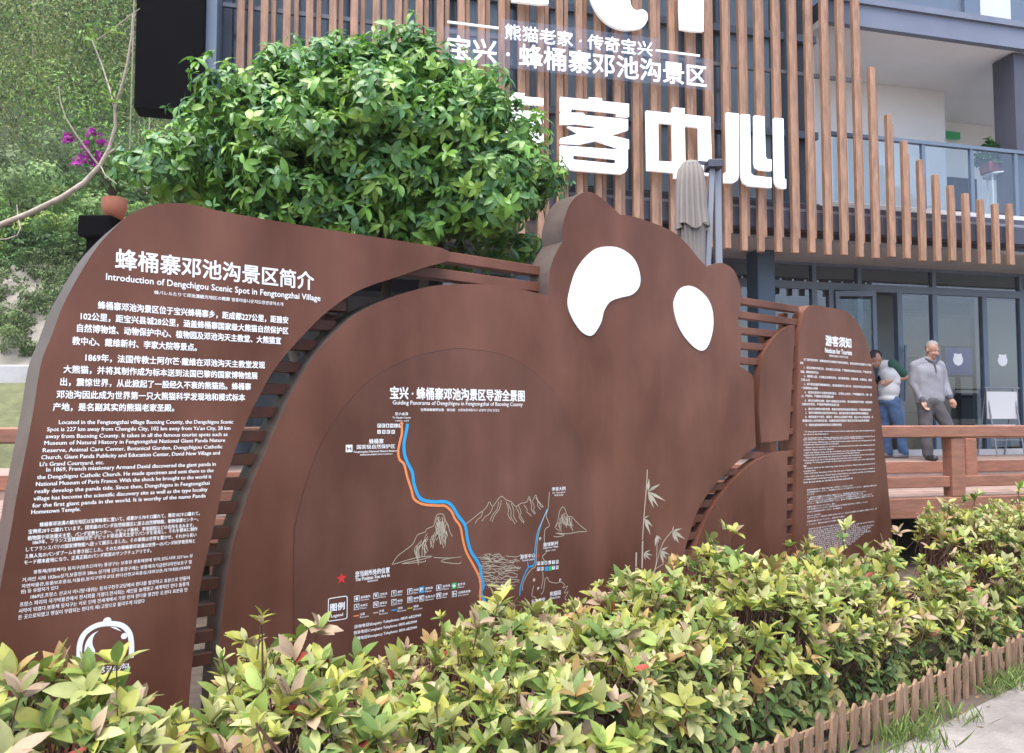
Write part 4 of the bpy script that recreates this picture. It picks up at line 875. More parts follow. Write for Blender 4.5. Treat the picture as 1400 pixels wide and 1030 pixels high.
for ax, ay, tips in ((1075, 140, ((1150, 95), (1185, 200), (1140, 235), (1110, 242), (1082, 62), (1130, 110))), (1052, 300, ((1082, 285), (1105, 352), (1092, 402), (1070, 330))), (1222, 380, ((1280, 360), (1300, 427), (1262, 452), (1240, 442), (1230, 345), (1275, 398))), (1128, 402, ((1157, 432), (1118, 472), (1140, 450))), (1150, 495, ((1200, 470), (1207, 520), (1190, 547), (1165, 535), (1170, 580))), (1050, 512, ((1090, 490), (1105, 522), (1092, 550), (1062, 552), (1078, 540)))):
    for tx_, ty_ in tips:
        d = Vector((tx_ - ax, ty_ - ay)); nrm = Vector((-d.y, d.x)).normalized() * min(9, d.length * .11)
        c_ = Vector((ax, ay)) + d * .4
        q.flat(SIGN, spx(m8((ax, ay), tuple(c_ + nrm), (tx_, ty_), tuple(c_ - nrm)), -.0015), -.0015)
for pts, wd in ((((1072, 10), (1066, 120), (1051, 300), (1043, 430)), 1.7), (((1044, 436), (1040, 600)), 2.6), (((1040, 606), (1042, 820)), 3.0), (((1006, 505), (1004, 590)), 2.8), (((1004, 596), (1003, 760)), 3.0), (((1130, 420), (1126, 560), (1105, 640), (1095, 720)), 1.2), (((1220, 378), (1170, 440), (1140, 520), (1112, 640)), 1.2), (((1165, 575), (1112, 610)), 1.0)):
    rib(q, m8(*pts), wd, -.0022)
dot(q, *m3((773, 780))[0], 2.2, MO - .0008)
rib(q, m6((274, 305), (300, 301)), 1.6)
q.build('bamboo_and_trails', M['khaki'], disc)
# pencil-like mountains
q = MB()
def sk(f, pts, wd=.8): rib(q, f(*pts), wd, MO, 3)
sk(m3, ((318, 732), (335, 705), (360, 685), (385, 665), (398, 638), (408, 632), (425, 626), (428, 618), (440, 612), (452, 606), (457, 585), (462, 572), (475, 568), (484, 573), (490, 590), (498, 605), (503, 625), (512, 641)))
sk(m3, ((322, 730), (400, 708), (448, 704), (405, 716), (350, 728), (420, 722), (425, 716))); sk(m3, ((452, 708), (500, 710), (540, 706), (490, 713), (478, 722), (530, 728), (540, 722)))
for i in range(26):
    x = 395 + 95 * rng.random(); 
    top = np.interp(x, [395, 450, 475, 512], [665, 612, 580, 640]) + rng.uniform(0, 25)
    sk(m3, ((x, top), (x - 8 + rng.normal(0, 4), top + 18), (x - 4 + rng.normal(0, 5), top + rng.uniform(30, 60))), .8)
for i in range(30):
    x = 462 + 30 * rng.random(); top = 575 + rng.uniform(0, 60)
    sk(m3, ((x, top), (x + rng.normal(-2, 3), top + 14), (x + rng.normal(2, 8), top + rng.uniform(25, 55))), .8)
sk(m3, ((553, 602), (575, 585), (598, 566), (608, 560), (622, 545), (630, 530), (640, 545), (652, 530), (668, 512), (684, 524), (700, 530), (715, 545), (730, 535), (750, 530), (757, 512), (765, 530), (778, 508), (785, 525), (803, 546)))
for x, y, L2, dx in ((608, 562, 38, -24), (640, 548, 45, -35), (660, 530, 60, -28), (668, 525, 70, -30), (684, 530, 60, 15), (690, 535, 66, 22), (700, 535, 60, 18), (715, 548, 50, 25), (722, 540, 55, 20), (740, 540, 35, 25), (757, 520, 50, 18), (768, 530, 38, 10), (778, 515, 40, 16), (786, 530, 18, 15)):
    sk(m3, ((x, y), (x + dx * .3 + 3, y + L2 * .4), (x + dx * .55 - 3, y + L2 * .65), (x + dx, y + L2)), .8)
sk(m3, ((843, 610), (850, 585), (855, 560), (865, 546), (873, 555), (880, 575), (893, 578), (905, 590), (920, 605), (942, 624), (915, 626), (880, 632), (842, 630), (870, 636), (850, 642), (835, 640)))
for i in range(24):
    x = 850 + 45 * rng.random(); top = np.interp(x, [850, 865, 895], [590, 556, 585]) + rng.uniform(0, 18); sk(m3, ((x, top), (x + rng.normal(0, 4), top + 14), (x + rng.normal(2, 6), top + rng.uniform(20, 36))), .7)
for i in range(60):
    x = 612 + 100 * rng.random(); y = 697 + 105 * rng.random(); l = rng.uniform(10, 38) * (1 - abs(x - 660) / 160)
    sk(m3, ((x - l, y), (x - l * .3, y + rng.normal(0, 3)), (x + l * .4, y + rng.normal(0, 4)), (x + l, y + rng.normal(0, 5))), .7)
q.build('mountain_drawing', M['khaki'], disc)
def star(q, x, y, r, o=MO):
    s, z = SIGN.px(x, y, o); k = SIGN.px(x, y - r, o)[1] - z
    q.flat(SIGN, [(s + k * (1 if i % 2 == 0 else .4) * math.sin(i * math.pi / 5), z + k * (1 if i % 2 == 0 else .4) * math.cos(i * math.pi / 5)) for i in range(10)], o)
q = MB(); star(q, *m6((105, 121))[0], 8.5); star(q, *m3((786, 703))[0], 3.6); q.build('position_star', M['red'], disc)
q = MB(); square(q, *m6((703, 160))[0], 4); square(q, *m3((825, 743))[0], 3); q.build('first_aid_mark', M['green'], disc)
q = MB(); rib(q, m6((455, 281), (482, 277)), 1.8); q.build('greenway_mark', M['olive'], disc)
q = MB(); x_, y_ = m6((703, 160))[0]; rib(q, [(x_ - 2.4, y_), (x_ + 2.4, y_)], 1.4, MO - .001, 1); rib(q, [(x_, y_ - 2.4), (x_, y_ + 2.4)], 1.4, MO - .0018, 1); q.build('first_aid_cross', M['white'], disc)
# ------------------------------------------------------------------ picket fence, hedge, trees
def fs_px(x, y, o=0.0): return FEN.px(x, y, o)
s_a = FEN.px(1198, 1012)[0]
pf = thing('picket_fence', FEN.w(s_a, 0, 0), 'low weathered wooden picket fence edging the hedge beside the pale path', 'fence')
i = -34
while i <= 34:
    s = s_a + i * .098 + rng.normal(0, .006); h = .222 + rng.normal(0, .014); tall = (i % 11 == 8); wd = .024 + rng.normal(0, .0015)
    lean = rng.normal(0, .016); o0 = rng.normal(0, .003)
    if tall: h += .03
    zb_ = -.02 if not tall else -.05
    if not tall and rng.random() < .5: zb_ = .015
    poly = [(s - wd, zb_), (s + wd, zb_), (s + wd + lean, h - .028), (s + lean, h), (s - wd + lean, h - .028)]
    q = MB(); q.prism(FEN, poly, -.008 + o0, .006 + o0); q.build('picket', M['picket'], pf); i += 1
for z in (.075, .165):
    for j in range(-3, 3):
        q = MB(); a = s_a + (j * 11 + 3) * .098; q.pbox(FEN, a + .004, a + 11 * .098 - .004, .011, .024, z - .014 + rng.normal(0, .003), z + .014); q.build('rail', M['picket'], pf)

# --- photinia hedge: five shrubs
TOP = [(-120, 915), (0, 900), (60, 905), (110, 868), (150, 862), (190, 890), (235, 915), (262, 940), (285, 900), (330, 875), (380, 852), (430, 868), (500, 880), (560, 865), (610, 840), (680, 838), (760, 815), (800, 812), (850, 815), (900, 790), (960, 765), (1000, 748), (1050, 765), (1100, 775), (1130, 770), (1165, 752), (1200, 765), (1240, 800), (1262, 740), (1300, 700), (1360, 695), (1420, 690), (1520, 688)]
HO = .72
TS = [(FEN.px(x, y, HO)) for x, y in TOP]; TSs = np.array([a for a, b in TS]); TSz = np.array([b for a, b in TS]) - np.interp([a for a, b in TOP], [0, 250, 285, 600, 900, 1100], [.245, .225, .185, .17, .12, .08])
Htop = lambda s: np.interp(s, TSs, TSz)
pal = [((.38, .39, .09), 3.2), ((.46, .46, .20), 2.2), ((.25, .33, .075), 2.4), ((.49, .36, .24), 1.3), ((.44, .29, .12), .7), ((.34, .37, .13), 1.6), ((.36, .08, .05), .0), ((.17, .26, .07), 1.7)]
pw_ = np.array([w_ for _, w_ in pal]); pw_ /= pw_.sum()
def hedge_col(c):
    b0 = np.array(pal[rng.choice(len(pal), p=pw_)][0]); sh = rng.uniform(.8, 1.15)
    def f(i, k):
        v = b0 if rng.random() < .72 else np.array(pal[rng.choice(len(pal), p=pw_)][0])
        if rng.random() < .005: v = np.array((.36, .07, .05))
        return v * sh * rng.uniform(.82, 1.18)
    return f
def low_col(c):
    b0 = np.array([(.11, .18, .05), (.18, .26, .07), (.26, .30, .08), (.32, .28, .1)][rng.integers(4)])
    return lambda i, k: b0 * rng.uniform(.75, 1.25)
def shrub(x0, x1, label, dens=1.0, ln=(.075, .115), tall=0.0, olim=(.12, 1.18), sprig=.12):
    s0, s1 = FEN.px(x0, 850, HO)[0], FEN.px(x1, 850, HO)[0]
    th = thing('photinia_shrub', FEN.w((s0 + s1) / 2, .03, HO), label, 'shrub', 'photinia shrubs of the hedge')
    n = int((s1 - s0) * 400 * dens)
    C, A = [], []
    for _ in range(n):
        o = rng.uniform(*olim); a0, a1 = FEN.px(x0, 850, o)[0], FEN.px(x1, 850, o)[0]; s = rng.uniform(a0, a1); H = Htop(s) + tall
        ed = min(1, (s - a0) / .16, (a1 - s) / .16); ed = max(0, ed) ** .5
        rim = min(1, (o - olim[0]) / .35 + .0); rim = math.sqrt(max(0, rim * (2 - rim)))
        lump = .07 * math.sin(s * 7.3 + 2.1 * math.sin(o * 5)) + .05 * math.sin(s * 15 + o * 9)
        ztop = H * (.55 + .45 * rim) * (.80 + .20 * ed) + lump * .5 - .035
        u = rng.random()
        if u > .84: o = olim[0] + abs(rng.normal(0, .09)); z = rng.uniform(.12, max(.2, H * .80))
        elif u < .62: z = ztop + rng.normal(0, .035) + (abs(rng.normal(0, .09)) if rng.random() < sprig * .7 else 0)
        else: z = rng.uniform(.10, ztop)
        front = o < olim[0] + .3 and u >= .62; ztop = ztop
        ax = np.array([rng.normal(0, .35), rng.normal(0, .35), 1.0])
        nf = np.array(FEN.n); ax += nf * (1.0 if front else .25 + .3 * (1 - rim))
        C.append(np.array(FEN.w(s, max(.1, z), o))); A.append(ax)
    C = np.array(C); A = np.array(A); zrel = C[:, 2]
    hs = np.array([Htop(np.dot(c[:2], np.array(FEN.d)[:2])) for c in C])
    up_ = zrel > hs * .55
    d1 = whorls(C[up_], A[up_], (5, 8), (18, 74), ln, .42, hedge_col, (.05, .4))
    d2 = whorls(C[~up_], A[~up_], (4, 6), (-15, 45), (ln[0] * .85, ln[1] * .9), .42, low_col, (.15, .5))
    d = {k2: np.concatenate([d1[k2], d2[k2]]) for k2 in d1}
    link_mesh('foliage', leaf_mesh('foliage', **d, fold=.16), M['leaf'], th)
    q = MB()
    for _ in range(int(9 * (s1 - s0) / .5)):
        s = rng.uniform(s0 + .1, s1 - .1); o = rng.uniform(olim[0] + .1, olim[1] - .1); b0 = Vector(FEN.w(s, -.02, o)); near = C[rng.integers(len(C), size=5)]
        near = C[np.argsort(np.linalg.norm(C[:, :2] - np.array(b0)[:2], axis=1))[rng.integers(0, 40, size=5)]]
        kn = b0 + Vector((rng.normal(0, .04), rng.normal(0, .04), .2)); q.tube([b0, kn], [.011, .008], 5, False)
        for t in near:
            t = Vector(t); m = kn.lerp(t, .5) + Vector((rng.normal(0, .03), rng.normal(0, .03), .03)); q.tube([kn, m, t], [.007, .005, .003], 5, False)
    # the short twig under every rosette
    for c, a in zip(C, A):
        a = Vector(a).normalized(); c = Vector(c); e = c - a * rng.uniform(.08, .16) + Vector((rng.normal(0, .02), rng.normal(0, .02), -.03)); q.tube([e, c], [.0032, .0022], 4, False)
    q.build('stems', M['stem'], th)
shrub(-130, 258, 'photinia shrub with big pinkish yellow leaves covering the foot of the introduction panel', .95, (.080, .118), .0, (.35, 1.1), .2)
shrub(284, 560, 'yellow green photinia shrub in front of the map legend and the gap of louvre bars', 1.05, (.074, .108))
shrub(552, 905, 'pale green photinia shrub hiding the lower end of the blue and orange map routes', 1.1, (.068, .102), .0, (.03, 1.18))
shrub(895, 1232, 'photinia shrub with orange tinted tips below the notice panel and lower wing panel', 1.2, (.060, .094), .0, (.12, 1.12))
shrub(1256, 1560, 'photinia shrub at the right edge between the picket fence and the timber deck', 1.35, (.056, .088), .0, (.06, 1.18))
# --- grass along the fence and sparse weeds on the bed
def blades(name, spots, ln, label=None):
    P, A, C = [], [], []
    for p in spots:
        for _ in range(rng.integers(6, 14)):
            P.append(np.array(p) + np.append(rng.normal(0, .025, 2), 0)); A.append([rng.normal(0, .5), rng.normal(0, .5), 1]); C.append(np.array([.13, .21, .06]) * rng.uniform(.6, 1.5) + np.array([.05, .02, 0]) * rng.random())
    n = len(P); L2 = rng.uniform(*ln, n)
    me = leaf_mesh(name, np.array(P), np.array(A), rng.normal(0, 1, (n, 3)), L2, L2 * .07, np.array(C), rng.uniform(.1, .6, n), .1, 3)
    return tag(link_mesh(name, me, M['grass']), kind='stuff')
sp = []
for _ in range(190):
    s = rng.uniform(s_a - 1.5, s_a + 4); 
    if math.sin(s * 5.1) + .6 * math.sin(s * 11.7) < -.25 and rng.random() < .85: continue
    sp.append(FEN.w(s, 0, -abs(rng.normal(0, .09)) - .02))
for _ in range(420): sp.append(FEN.w(rng.uniform(s_a - 3, s_a + 4), .03, rng.uniform(.03, .5)))
blades('grass', sp, (.05, .13))
P = []; 
for _ in range(900): P.append(np.array(FEN.w(rng.uniform(s_a - 3, s_a + 4), .06, rng.uniform(-.25, 1.4))))
P = np.array(P); n = len(P); lit = np.array([FEN.d.x, FEN.d.y])
oo = (P[:, :2] @ np.array([FEN.n.x, FEN.n.y])); P[:, 2] = np.where(FEN.c - oo < -.02, .006, .095)
P[:, 2] = np.where(FEN.c - oo > .0, .05 + .045 * np.clip((FEN.c - oo) / .5, 0, 1), .007)
keep = (FEN.c - oo > 0) | (rng.random(n) < .25); P = P[keep]; n = len(P)
A = rng.normal(0, 1, (n, 3)); A[:, 2] *= .12
tag(link_mesh('leaf_litter', leaf_mesh('leaf_litter', P, A, np.array([[0, 0, 1.0]]).repeat(n, 0) + rng.normal(0, .2, (n, 3)), rng.uniform(.03, .07, n), rng.uniform(.012, .03, n), np.array([.22, .13, .07]) * rng.uniform(.5, 1.7, (n, 1)), .2, .15, 2), M['grass']), kind='stuff')

# --- the broad-leaved round tree behind the sign
TY = 6.0; K = TY / F
tr = thing('evergreen_tree', (at(500, 500, TY).x, TY, 0), 'big round broad-leaved evergreen tree right behind the sign, in front of the building', 'tree')
lobes = [(495, 232, 205, 140, 1.25), (380, 200, 92, 76, .9), (540, 165, 120, 72, 1.0), (268, 262, 66, 42, .6), (640, 236, 88, 92, .95), (480, 315, 225, 62, 1.15), (672, 285, 62, 66, .8)]
C, A = [], []
for (cx, cy, rx, ry, dy), wt in zip(lobes, (64, 30, 34, 16, 32, 46, 18)):
    c0 = np.array(at(cx, cy, TY)); ax3 = np.array([rx * K, dy, ry * K])
    for _ in range(wt):                                   # tufts: shoots that fan out from one bough
        v = rng.normal(0, 1, 3); v /= np.linalg.norm(v)
        if v[1] > .5: v[1] *= -1
        r = rng.uniform(.55, .84); tc_ = c0 + v * ax3 * r; tr_ = rng.uniform(.17, .34)
        if v[2] < -.2 and cy < 300 and rng.random() < .3: continue
        od = v * .8 + np.array([0, -.1, .35]); od /= np.linalg.norm(od)
        for _ in range(int(150 * tr_)):
            u = rng.normal(0, 1, 3); u /= np.linalg.norm(u); u = u * .85 + od * .75
            p = tc_ + u * tr_ * rng.uniform(.55, 1.0) * np.array([1.1, 1, .8])
            C.append(p); A.append(u + np.array([0, 0, .35]) + rng.normal(0, .2, 3))
    for _ in range(wt * 5):                               # sparse inner foliage
        v = rng.normal(0, 1, 3); v /= np.linalg.norm(v); C.append(c0 + v * ax3 * rng.uniform(.3, .8)); A.append(v + np.array([0, 0, .3]))
    for _ in range(wt // 3):                              # long single shoots past the outline
        v = rng.normal(0, 1, 3); v[2] = abs(v[2]); v /= np.linalg.norm(v); v[1] = -abs(v[1]) * .5; e = c0 + v * ax3 * rng.uniform(.98, 1.12)
        for k3 in range(3): C.append(e - v * k3 * .06); A.append(v + np.array([0, 0, .5]))
C = np.array(C); A = np.array(A)
tpal = [(.12, .265, .048), (.17, .345, .055), (.26, .43, .075), (.10, .235, .07), (.08, .20, .065)]
def tcol(c):
    b0 = np.array(tpal[rng.choice(5, p=[.3, .25, .15, .18, .12])]); return lambda i, k: b0 * rng.uniform(.75, 1.25)
d = whorls(C, A, (5, 8), (-38, 38), (.055, .105), .42, tcol, (.15, .65))
link_mesh('foliage', leaf_mesh('foliage', **d, fold=.12), M['osm'], tr)
q = MB(); base = Vector((at(500, 500, TY).x, TY, -.05))
for j in range(5):
    b1 = base + Vector((.14 * math.cos(j * 1.4), .14 * math.sin(j * 1.4), 0)); tgt = at((430, 540, 480, 620, 330)[j], (230, 200, 250, 240, 240)[j], TY + (-.3, .2, .4, -.1, 0)[j])
    m = b1.lerp(tgt, .5) + Vector((rng.normal(0, .08), rng.normal(0, .08), .2)); q.tube([b1, m, tgt], [.065, .045, .025], 8, False)
    for c in C[np.argsort(np.linalg.norm(C - np.array(tgt), axis=1))[rng.integers(20, 500, 26)]]:
        c = Vector(c); st = m.lerp(tgt, rng.uniform(.3, 1)); q.tube([st, st.lerp(c, .5) + Vector((0, 0, .06)), c], [.016, .010, .004], 5, False)
q.build('trunk', M['bark'], tr)

# --- bare branch reaching in from the left
bt = thing('bare_tree', (-3.6, 3.45, 0), 'thin pale leafless branch of a tree reaching in from the left edge above the sign', 'tree')
BY = 3.45
def pth(*p): return [at(x, y, BY + dy) for x, y, dy in p]
q = MB()
tb = Vector((-3.6, 3.45, -.05)); lim = [tb, Vector((-3.58, 3.42, 1.0)), Vector((-3.45, 3.45, 1.8)), Vector((-3.0, 3.45, 2.15))]
q.tube(lim + pth((-60, 335, 0), (0, 308, 0), (40, 292, 0), (85, 270, .02), (115, 250, .03), (138, 225, .03), (150, 202, .03), (158, 172, .02), (157, 148, .0), (166, 120, -.02), (174, 88, -.04), (180, 50, -.05), (182, 18, -.06)), [.055, .045, .032, .024, .016, .0135, .0125, .0118, .011, .010, .0085, .0075, .0065, .006, .0055, .005, .0035], 8)
q.build('trunk', M['palebark'], bt)
q = MB()
for pts, r in ((((157, 150, 0), (150, 122, .03), (139, 88, .05), (127, 58, .06), (123, 42, .06)), .0045), (((136, 228, .03), (124, 212, .0), (105, 186, -.04), (89, 160, -.06), (83, 140, -.07), (80, 118, -.07)), .0045), (((149, 210, .03), (157, 205, .0), (163, 196, -.02)), .005), (((25, 299, 0), (28, 312, -.02), (24, 322, -.03), (10, 327, -.04), (-5, 328, -.04)), .004), (((25, 299, 0), (23, 280, .02)), .0035), (((133, 55, .06), (150, 44, .04), (170, 28, .02), (191, 12, .0)), .004), (((181, 30, -.05), (186, 18, -.05)), .003), (((137, 226, .03), (144, 240, .0), (160, 252, -.02)), .003)):
    p_ = pth(*pts); q.tube(p_, list(np.linspace(r, r * .55, len(p_))), 6)
q.build('twigs', M['palebark'], bt)
c = np.array([at(x, y, BY + rng.normal(0, .03)) for x, y in [(124 + rng.normal(0, 5), 48 + rng.normal(0, 6)) for _ in range(10)] + [(152 + rng.normal(0, 9), 42 + rng.normal(0, 6)) for _ in range(9)] + [(152 + rng.normal(0, 4), 128 + rng.normal(0, 8)) for _ in range(7)]])
d = whorls(c, rng.normal(0, .6, (len(c), 3)) + [0, 0, .6], (2, 4), (0, 50), (.018, .034), .55, lambda c: (lambda i, k: np.array([.22, .36, .08]) * rng.uniform(.7, 1.3)))
link_mesh('leaves', leaf_mesh('leaves', **d), M['leaf'], bt)

# --- bougainvillea in its pot on a black pillar
PY = 7.4
pi = thing('black_pillar', (at(141, 330, PY).x, PY, .0), 'black square pillar half hidden behind the top left corner of the sign', 'pillar')
a, b_2 = at(119, 300, PY), at(163, 328, PY)
q = MB(); q.wbox(a.x, b_2.x, PY - .16, PY + .16, b_2.z, a.z, .01); q.build('cap', M['dark'], pi)
q = MB(); q.wbox(a.x + .05, b_2.x - .05, PY - .1, PY + .1, 0, b_2.z - .001, .006); q.build('shaft', M['dark'], pi)
bo = thing('bougainvillea', at(156, 300, PY), 'purple flowering bougainvillea in an orange clay pot above the top left corner of the sign', 'plant')
bo.location.z = a.z
pb = Vector((at(156, 300, PY).x, PY, a.z))
q = MB(); q.lathe(pb, [(0, 0), (.075, 0), (.11, .1), (.115, .19), (.10, .20), (.09, .17), (0, .16)], 20); q.build('pot', M['terracotta'], bo)
q = MB(); FC = []
for x, y in ((95, 188), (112, 200), (120, 222), (105, 232), (135, 192), (128, 232), (140, 212), (124, 180), (150, 225)):
    e = at(x, y, PY + rng.normal(-.1, .1)); m = pb.lerp(e, .5) + Vector((.05, 0, .12)); q.tube([pb + Vector((0, 0, .16)), m, e], [.009, .006, .003], 5); FC += [(m.lerp(e, t)) for t in (.4, .7, 1.0)]
q.build('stems', M['bark'], bo)
c = np.array([np.array(at(x, y, PY - .08 + rng.normal(0, .09))) for x, y, s_ in [(92, 188, 6), (118, 205, 11), (126, 228, 12), (108, 222, 7), (138, 194, 8), (125, 180, 3), (112, 214, 8), (130, 214, 9)] for x, y in [(x + rng.normal(0, s_ * .55), y + rng.normal(0, s_ * .6)) for _ in range(16)]])
d = whorls(c, rng.normal(0, .7, (len(c), 3)) + [0, -.5, .4], (3, 4), (15, 60), (.030, .046), .8, lambda c: (lambda i, k: np.array([.36, .045, .30]) * rng.uniform(.65, 1.4)), (-.1, .2))
link_mesh('flowers', leaf_mesh('flowers', **d), M['petal'], bo)
c = np.array([np.array(v) + rng.normal(0, .07, 3) for v in FC for _ in range(3)] + [np.array(pb) + np.array([rng.normal(.05, .14), rng.normal(0, .1), .28 + abs(rng.normal(0, .14))]) for _ in range(40)])
d = whorls(c, rng.normal(0, .6, (len(c), 3)) + [0, 0, .5], (3, 5), (-10, 50), (.04, .065), .55, lambda c: (lambda i, k: np.array([.07, .16, .04]) * rng.uniform(.7, 1.4)))
link_mesh('foliage', leaf_mesh('foliage', **d), M['leaf'], bo)

# --- the wooded hillside at the left
HP = [(19.6, 5.3), (26, 9.5), (35, 16.5), (45, 25), (60, 38), (80, 55), (110, 80), (150, 108)]
hz = lambda y: float(np.interp(y, [a for a, b in HP], [b for a, b in HP]))
def crown(c, rx, rz, n, size, base, plume=0.0):
    c = np.array(c); P, A, L2, C, U = [], [], [], [], []
    k = max(5, int(9 * rx)); sub = [(c + rng.normal(0, .5, 3) * np.array([rx, rx * .8, rz * .9]), rng.uniform(.28, .48), rng.uniform(.5, 1.4)) for _ in range(k)]
    for _ in range(n):
        s_, f_, b_ = sub[rng.integers(k)]; v = rng.normal(0, 1, 3); v /= np.linalg.norm(v); v[1] = -abs(v[1]) if rng.random() < .6 else v[1]
        p = s_ + v * np.array([rx, rx, rz]) * f_ * rng.uniform(.6, 1.08)
        P.append(p); a = np.cross(v, rng.normal(0, 1, 3)) + v * .25 + np.array([0, 0, -.15 - plume]); A.append(a); U.append(v + rng.normal(0, .35, 3)); L2.append(size * rng.uniform(.6, 1.4)); C.append(np.array(base) * b_ * rng.uniform(.7, 1.3))
    return np.array(P), np.array(A), np.array(L2), np.array(C), np.array(U)
def leafset(name, sets, mt, parent=None, wr=.4):
    P, A, L2, C, U = (np.concatenate([s_[i] for s_ in sets]) for i in range(5)); n = len(P)
    me = leaf_mesh(name, P, A, U, L2, L2 * wr, np.clip(C, .003, 1), rng.uniform(0, .4, n), .12, 2)
    return link_mesh(name, me, mt, parent)
wpal = [(.14, .25, .065), (.18, .31, .07), (.24, .33, .075), (.09, .18, .055), (.05, .105, .04), (.30, .38, .10)]
sets = []; culm = MB()
y = 25.0
while y < 58:
    x = -40 + rng.uniform(0, 20)
    while x < 330:
        X = (x - 700) / F * y; yy = y + rng.uniform(-1.5, 1.5); z = hz(yy); rx = rng.uniform(1.7, 2.9) * (1 + y / 90); rz = rx * rng.uniform(.9, 1.35)
        wc = np.array(wpal[rng.choice(6, p=[.2, .22, .2, .14, .1, .14])]) * rng.uniform(.45, 1.3); bam = rng.random() < .35
        if bam: wc = np.array((.30, .34, .12)) * rng.uniform(.7, 1.15); rz *= 1.5
        if 36 < y < 43 and rng.random() < .8: wc = (.05, .095, .05)
        sets.append(crown((X, yy, z + rz * .75), rx * (.75 if bam else 1), rz, 2400, .0052 * y, wc, .5 if bam else 0))
        if bam:
            for _ in range(1):
                X2 = X + rng.normal(0, rx * .3); culm.tube([(X2, yy - rx * .8, z - .5), (X2 + rng.normal(0, .2), yy - rx * .8, z + rz * .9)], .022, 4, False)
        x += rng.uniform(44, 66) * 26 / (y * .72 + 8)
    y += rng.uniform(3.0, 4.2) * (1 + (y - 25) / 70)
tag(leafset('woodland', sets, M['far']), kind='stuff')
tag(culm.build('woodland_trunks', M['palebark']), kind='stuff')
wl = ['bushy light green tree at the foot of the hillside, farthest left', 'dull green tree on the slope just left of the sign corner', 'bright green leafy tree above the bare dirt slope', 'grey green tree on the hillside below the purple flowers', 'yellow green tree on the hillside beside the black pillar']
for (x, yb, Y, rx, rz, wc), lb in zip(((15, 330, 21.0, 1.35, 1.5, (.20, .30, .11)), (150, 330, 22.5, 1.4, 1.7, (.16, .24, .10)), (75, 345, 21.8, 1.3, 1.3, (.19, .30, .10)), (95, 285, 24.0, 1.6, 1.7, (.18, .23, .12)), (190, 290, 24.2, 1.5, 1.8, (.22, .28, .10))), wl):
    X = (x - 700) / F * Y; zb = hz(Y)
    t = thing('hillside_tree', (X, Y, zb - .3), lb, 'tree', 'trees at the foot of the hillside')
    cz = EYE + (574 - yb) / F * Y
    leafset('crown', [crown((X, Y, cz + rz * .3), rx, rz, 5200, .125, wc)], M['far'], t, .5)
    q = MB(); q.tube([(X, Y, zb - .3), (X + .05, Y, max(cz, zb + .3))], [.10, .05], 7)
    for j in range(6): q.tube([(X + .03, Y, max(cz - .4, zb + .1)), (X + rng.normal(0, rx * .5), Y + rng.normal(0, .5), cz + rng.uniform(0, rz))], [.045, .015], 5, False)
    q.build('trunk', M['bark'], t)
lo_ = [crown(((x - 700) / F * Y, Y, hz(Y) + .35), .8, .6, 800, .115, wpal[rng.integers(4)]) for x, Y in [(rng.uniform(-40, 240), rng.uniform(19.6, 24)) for _ in range(95)]]
tag(leafset('hillside_scrub', lo_, M['far'], None, .5), kind='stuff')
# scrub on the dirt slope
sp = [crown(((x - 700) / F * Y, Y, float(np.interp(Y, [15.2, 16.6, 17.6, 18.6, 19.6], [2.42, 3.3, 3.9, 4.7, 5.4])) + .1), .5, .26, 260, .075, (.12, .18, .06)) for x, Y in [(rng.uniform(-30, 130), rng.uniform(17.2, 19.6)) for _ in range(44)] + [(rng.uniform(-30, 130), rng.uniform(15.6, 17)) for _ in range(12)]]
tag(leafset('undergrowth', sp, M['far'], None, .5), kind='stuff')
# ------------------------------------------------------------------ people
SK = mat('skin', (.42, .24, .17), .55, .06, 20); SK2 = mat('skin_b', (.40, .23, .16), .55, .06, 20)
def blob(name, caps, balls, m, parent, X, vox=.012, smooth=6, extra=None):
    """capsules and balls melted into one continuous surface"""
    q = MB()
    for a, b2, ra, rb in caps:
        a, b2 = Vector(a), Vector(b2); n = 5; q.tube([a.lerp(b2, t / n) for t in range(n + 1)], [ra + (rb - ra) * t / n for t in range(n + 1)], 12)
        q.ball(a, ra, n=12, m=8); q.ball(b2, rb, n=12, m=8)
    for c, rx, ry, rz in balls: q.ball(c, rx, ry, rz, 18, 12)
    me = q.mesh(name); o = bpy.data.objects.new(name, me); col.objects.link(o)
    md = o.modifiers.new('r', 'REMESH'); md.mode = 'VOXEL'; md.voxel_size = vox; md.use_smooth_shade = True
    ms = o.modifiers.new('s', 'SMOOTH'); ms.iterations = smooth; ms.factor = .5
    dg = bpy.context.evaluated_depsgraph_get(); dg.update(); me2 = bpy.data.meshes.new_from_object(o.evaluated_get(dg))
    bpy.data.objects.remove(o); bpy.data.meshes.remove(me)
    if extra: extra(me2)
    me2.transform(X)
    return link_mesh(name, me2, m, parent)
def hand(c, d, side, sc_=1.0):
    """palm, four unequal fingers and a thumb, slightly curled; d points along the hand"""
    c, d, side = Vector(c), Vector(d).normalized(), Vector(side).normalized(); nrm = d.cross(side)
    caps = [(c, c + d * .05, .030, .034), (c + side * .018, c + d * .07 + side * .024, .018, .016), (c - side * .018, c + d * .07 - side * .024, .018, .015)]
    for i, (t, L2) in enumerate(((-.030, .058), (-.010, .072), (.010, .068), (.029, .052))):
        b0 = c + d * .075 + side * t; m = b0 + d * L2 * .5 + nrm * .008; e = b0 + d * L2 * .85 + nrm * .03
        caps += [(b0, m, .0105, .0095), (m, e, .0095, .008)]
    t0 = c + d * .015 - side * .03; caps += [(t0, t0 + d * .035 - side * .02 + nrm * .012, .014, .011), (t0 + d * .035 - side * .02 + nrm * .012, t0 + d * .07 - side * .018 + nrm * .02, .011, .009)]
    return caps
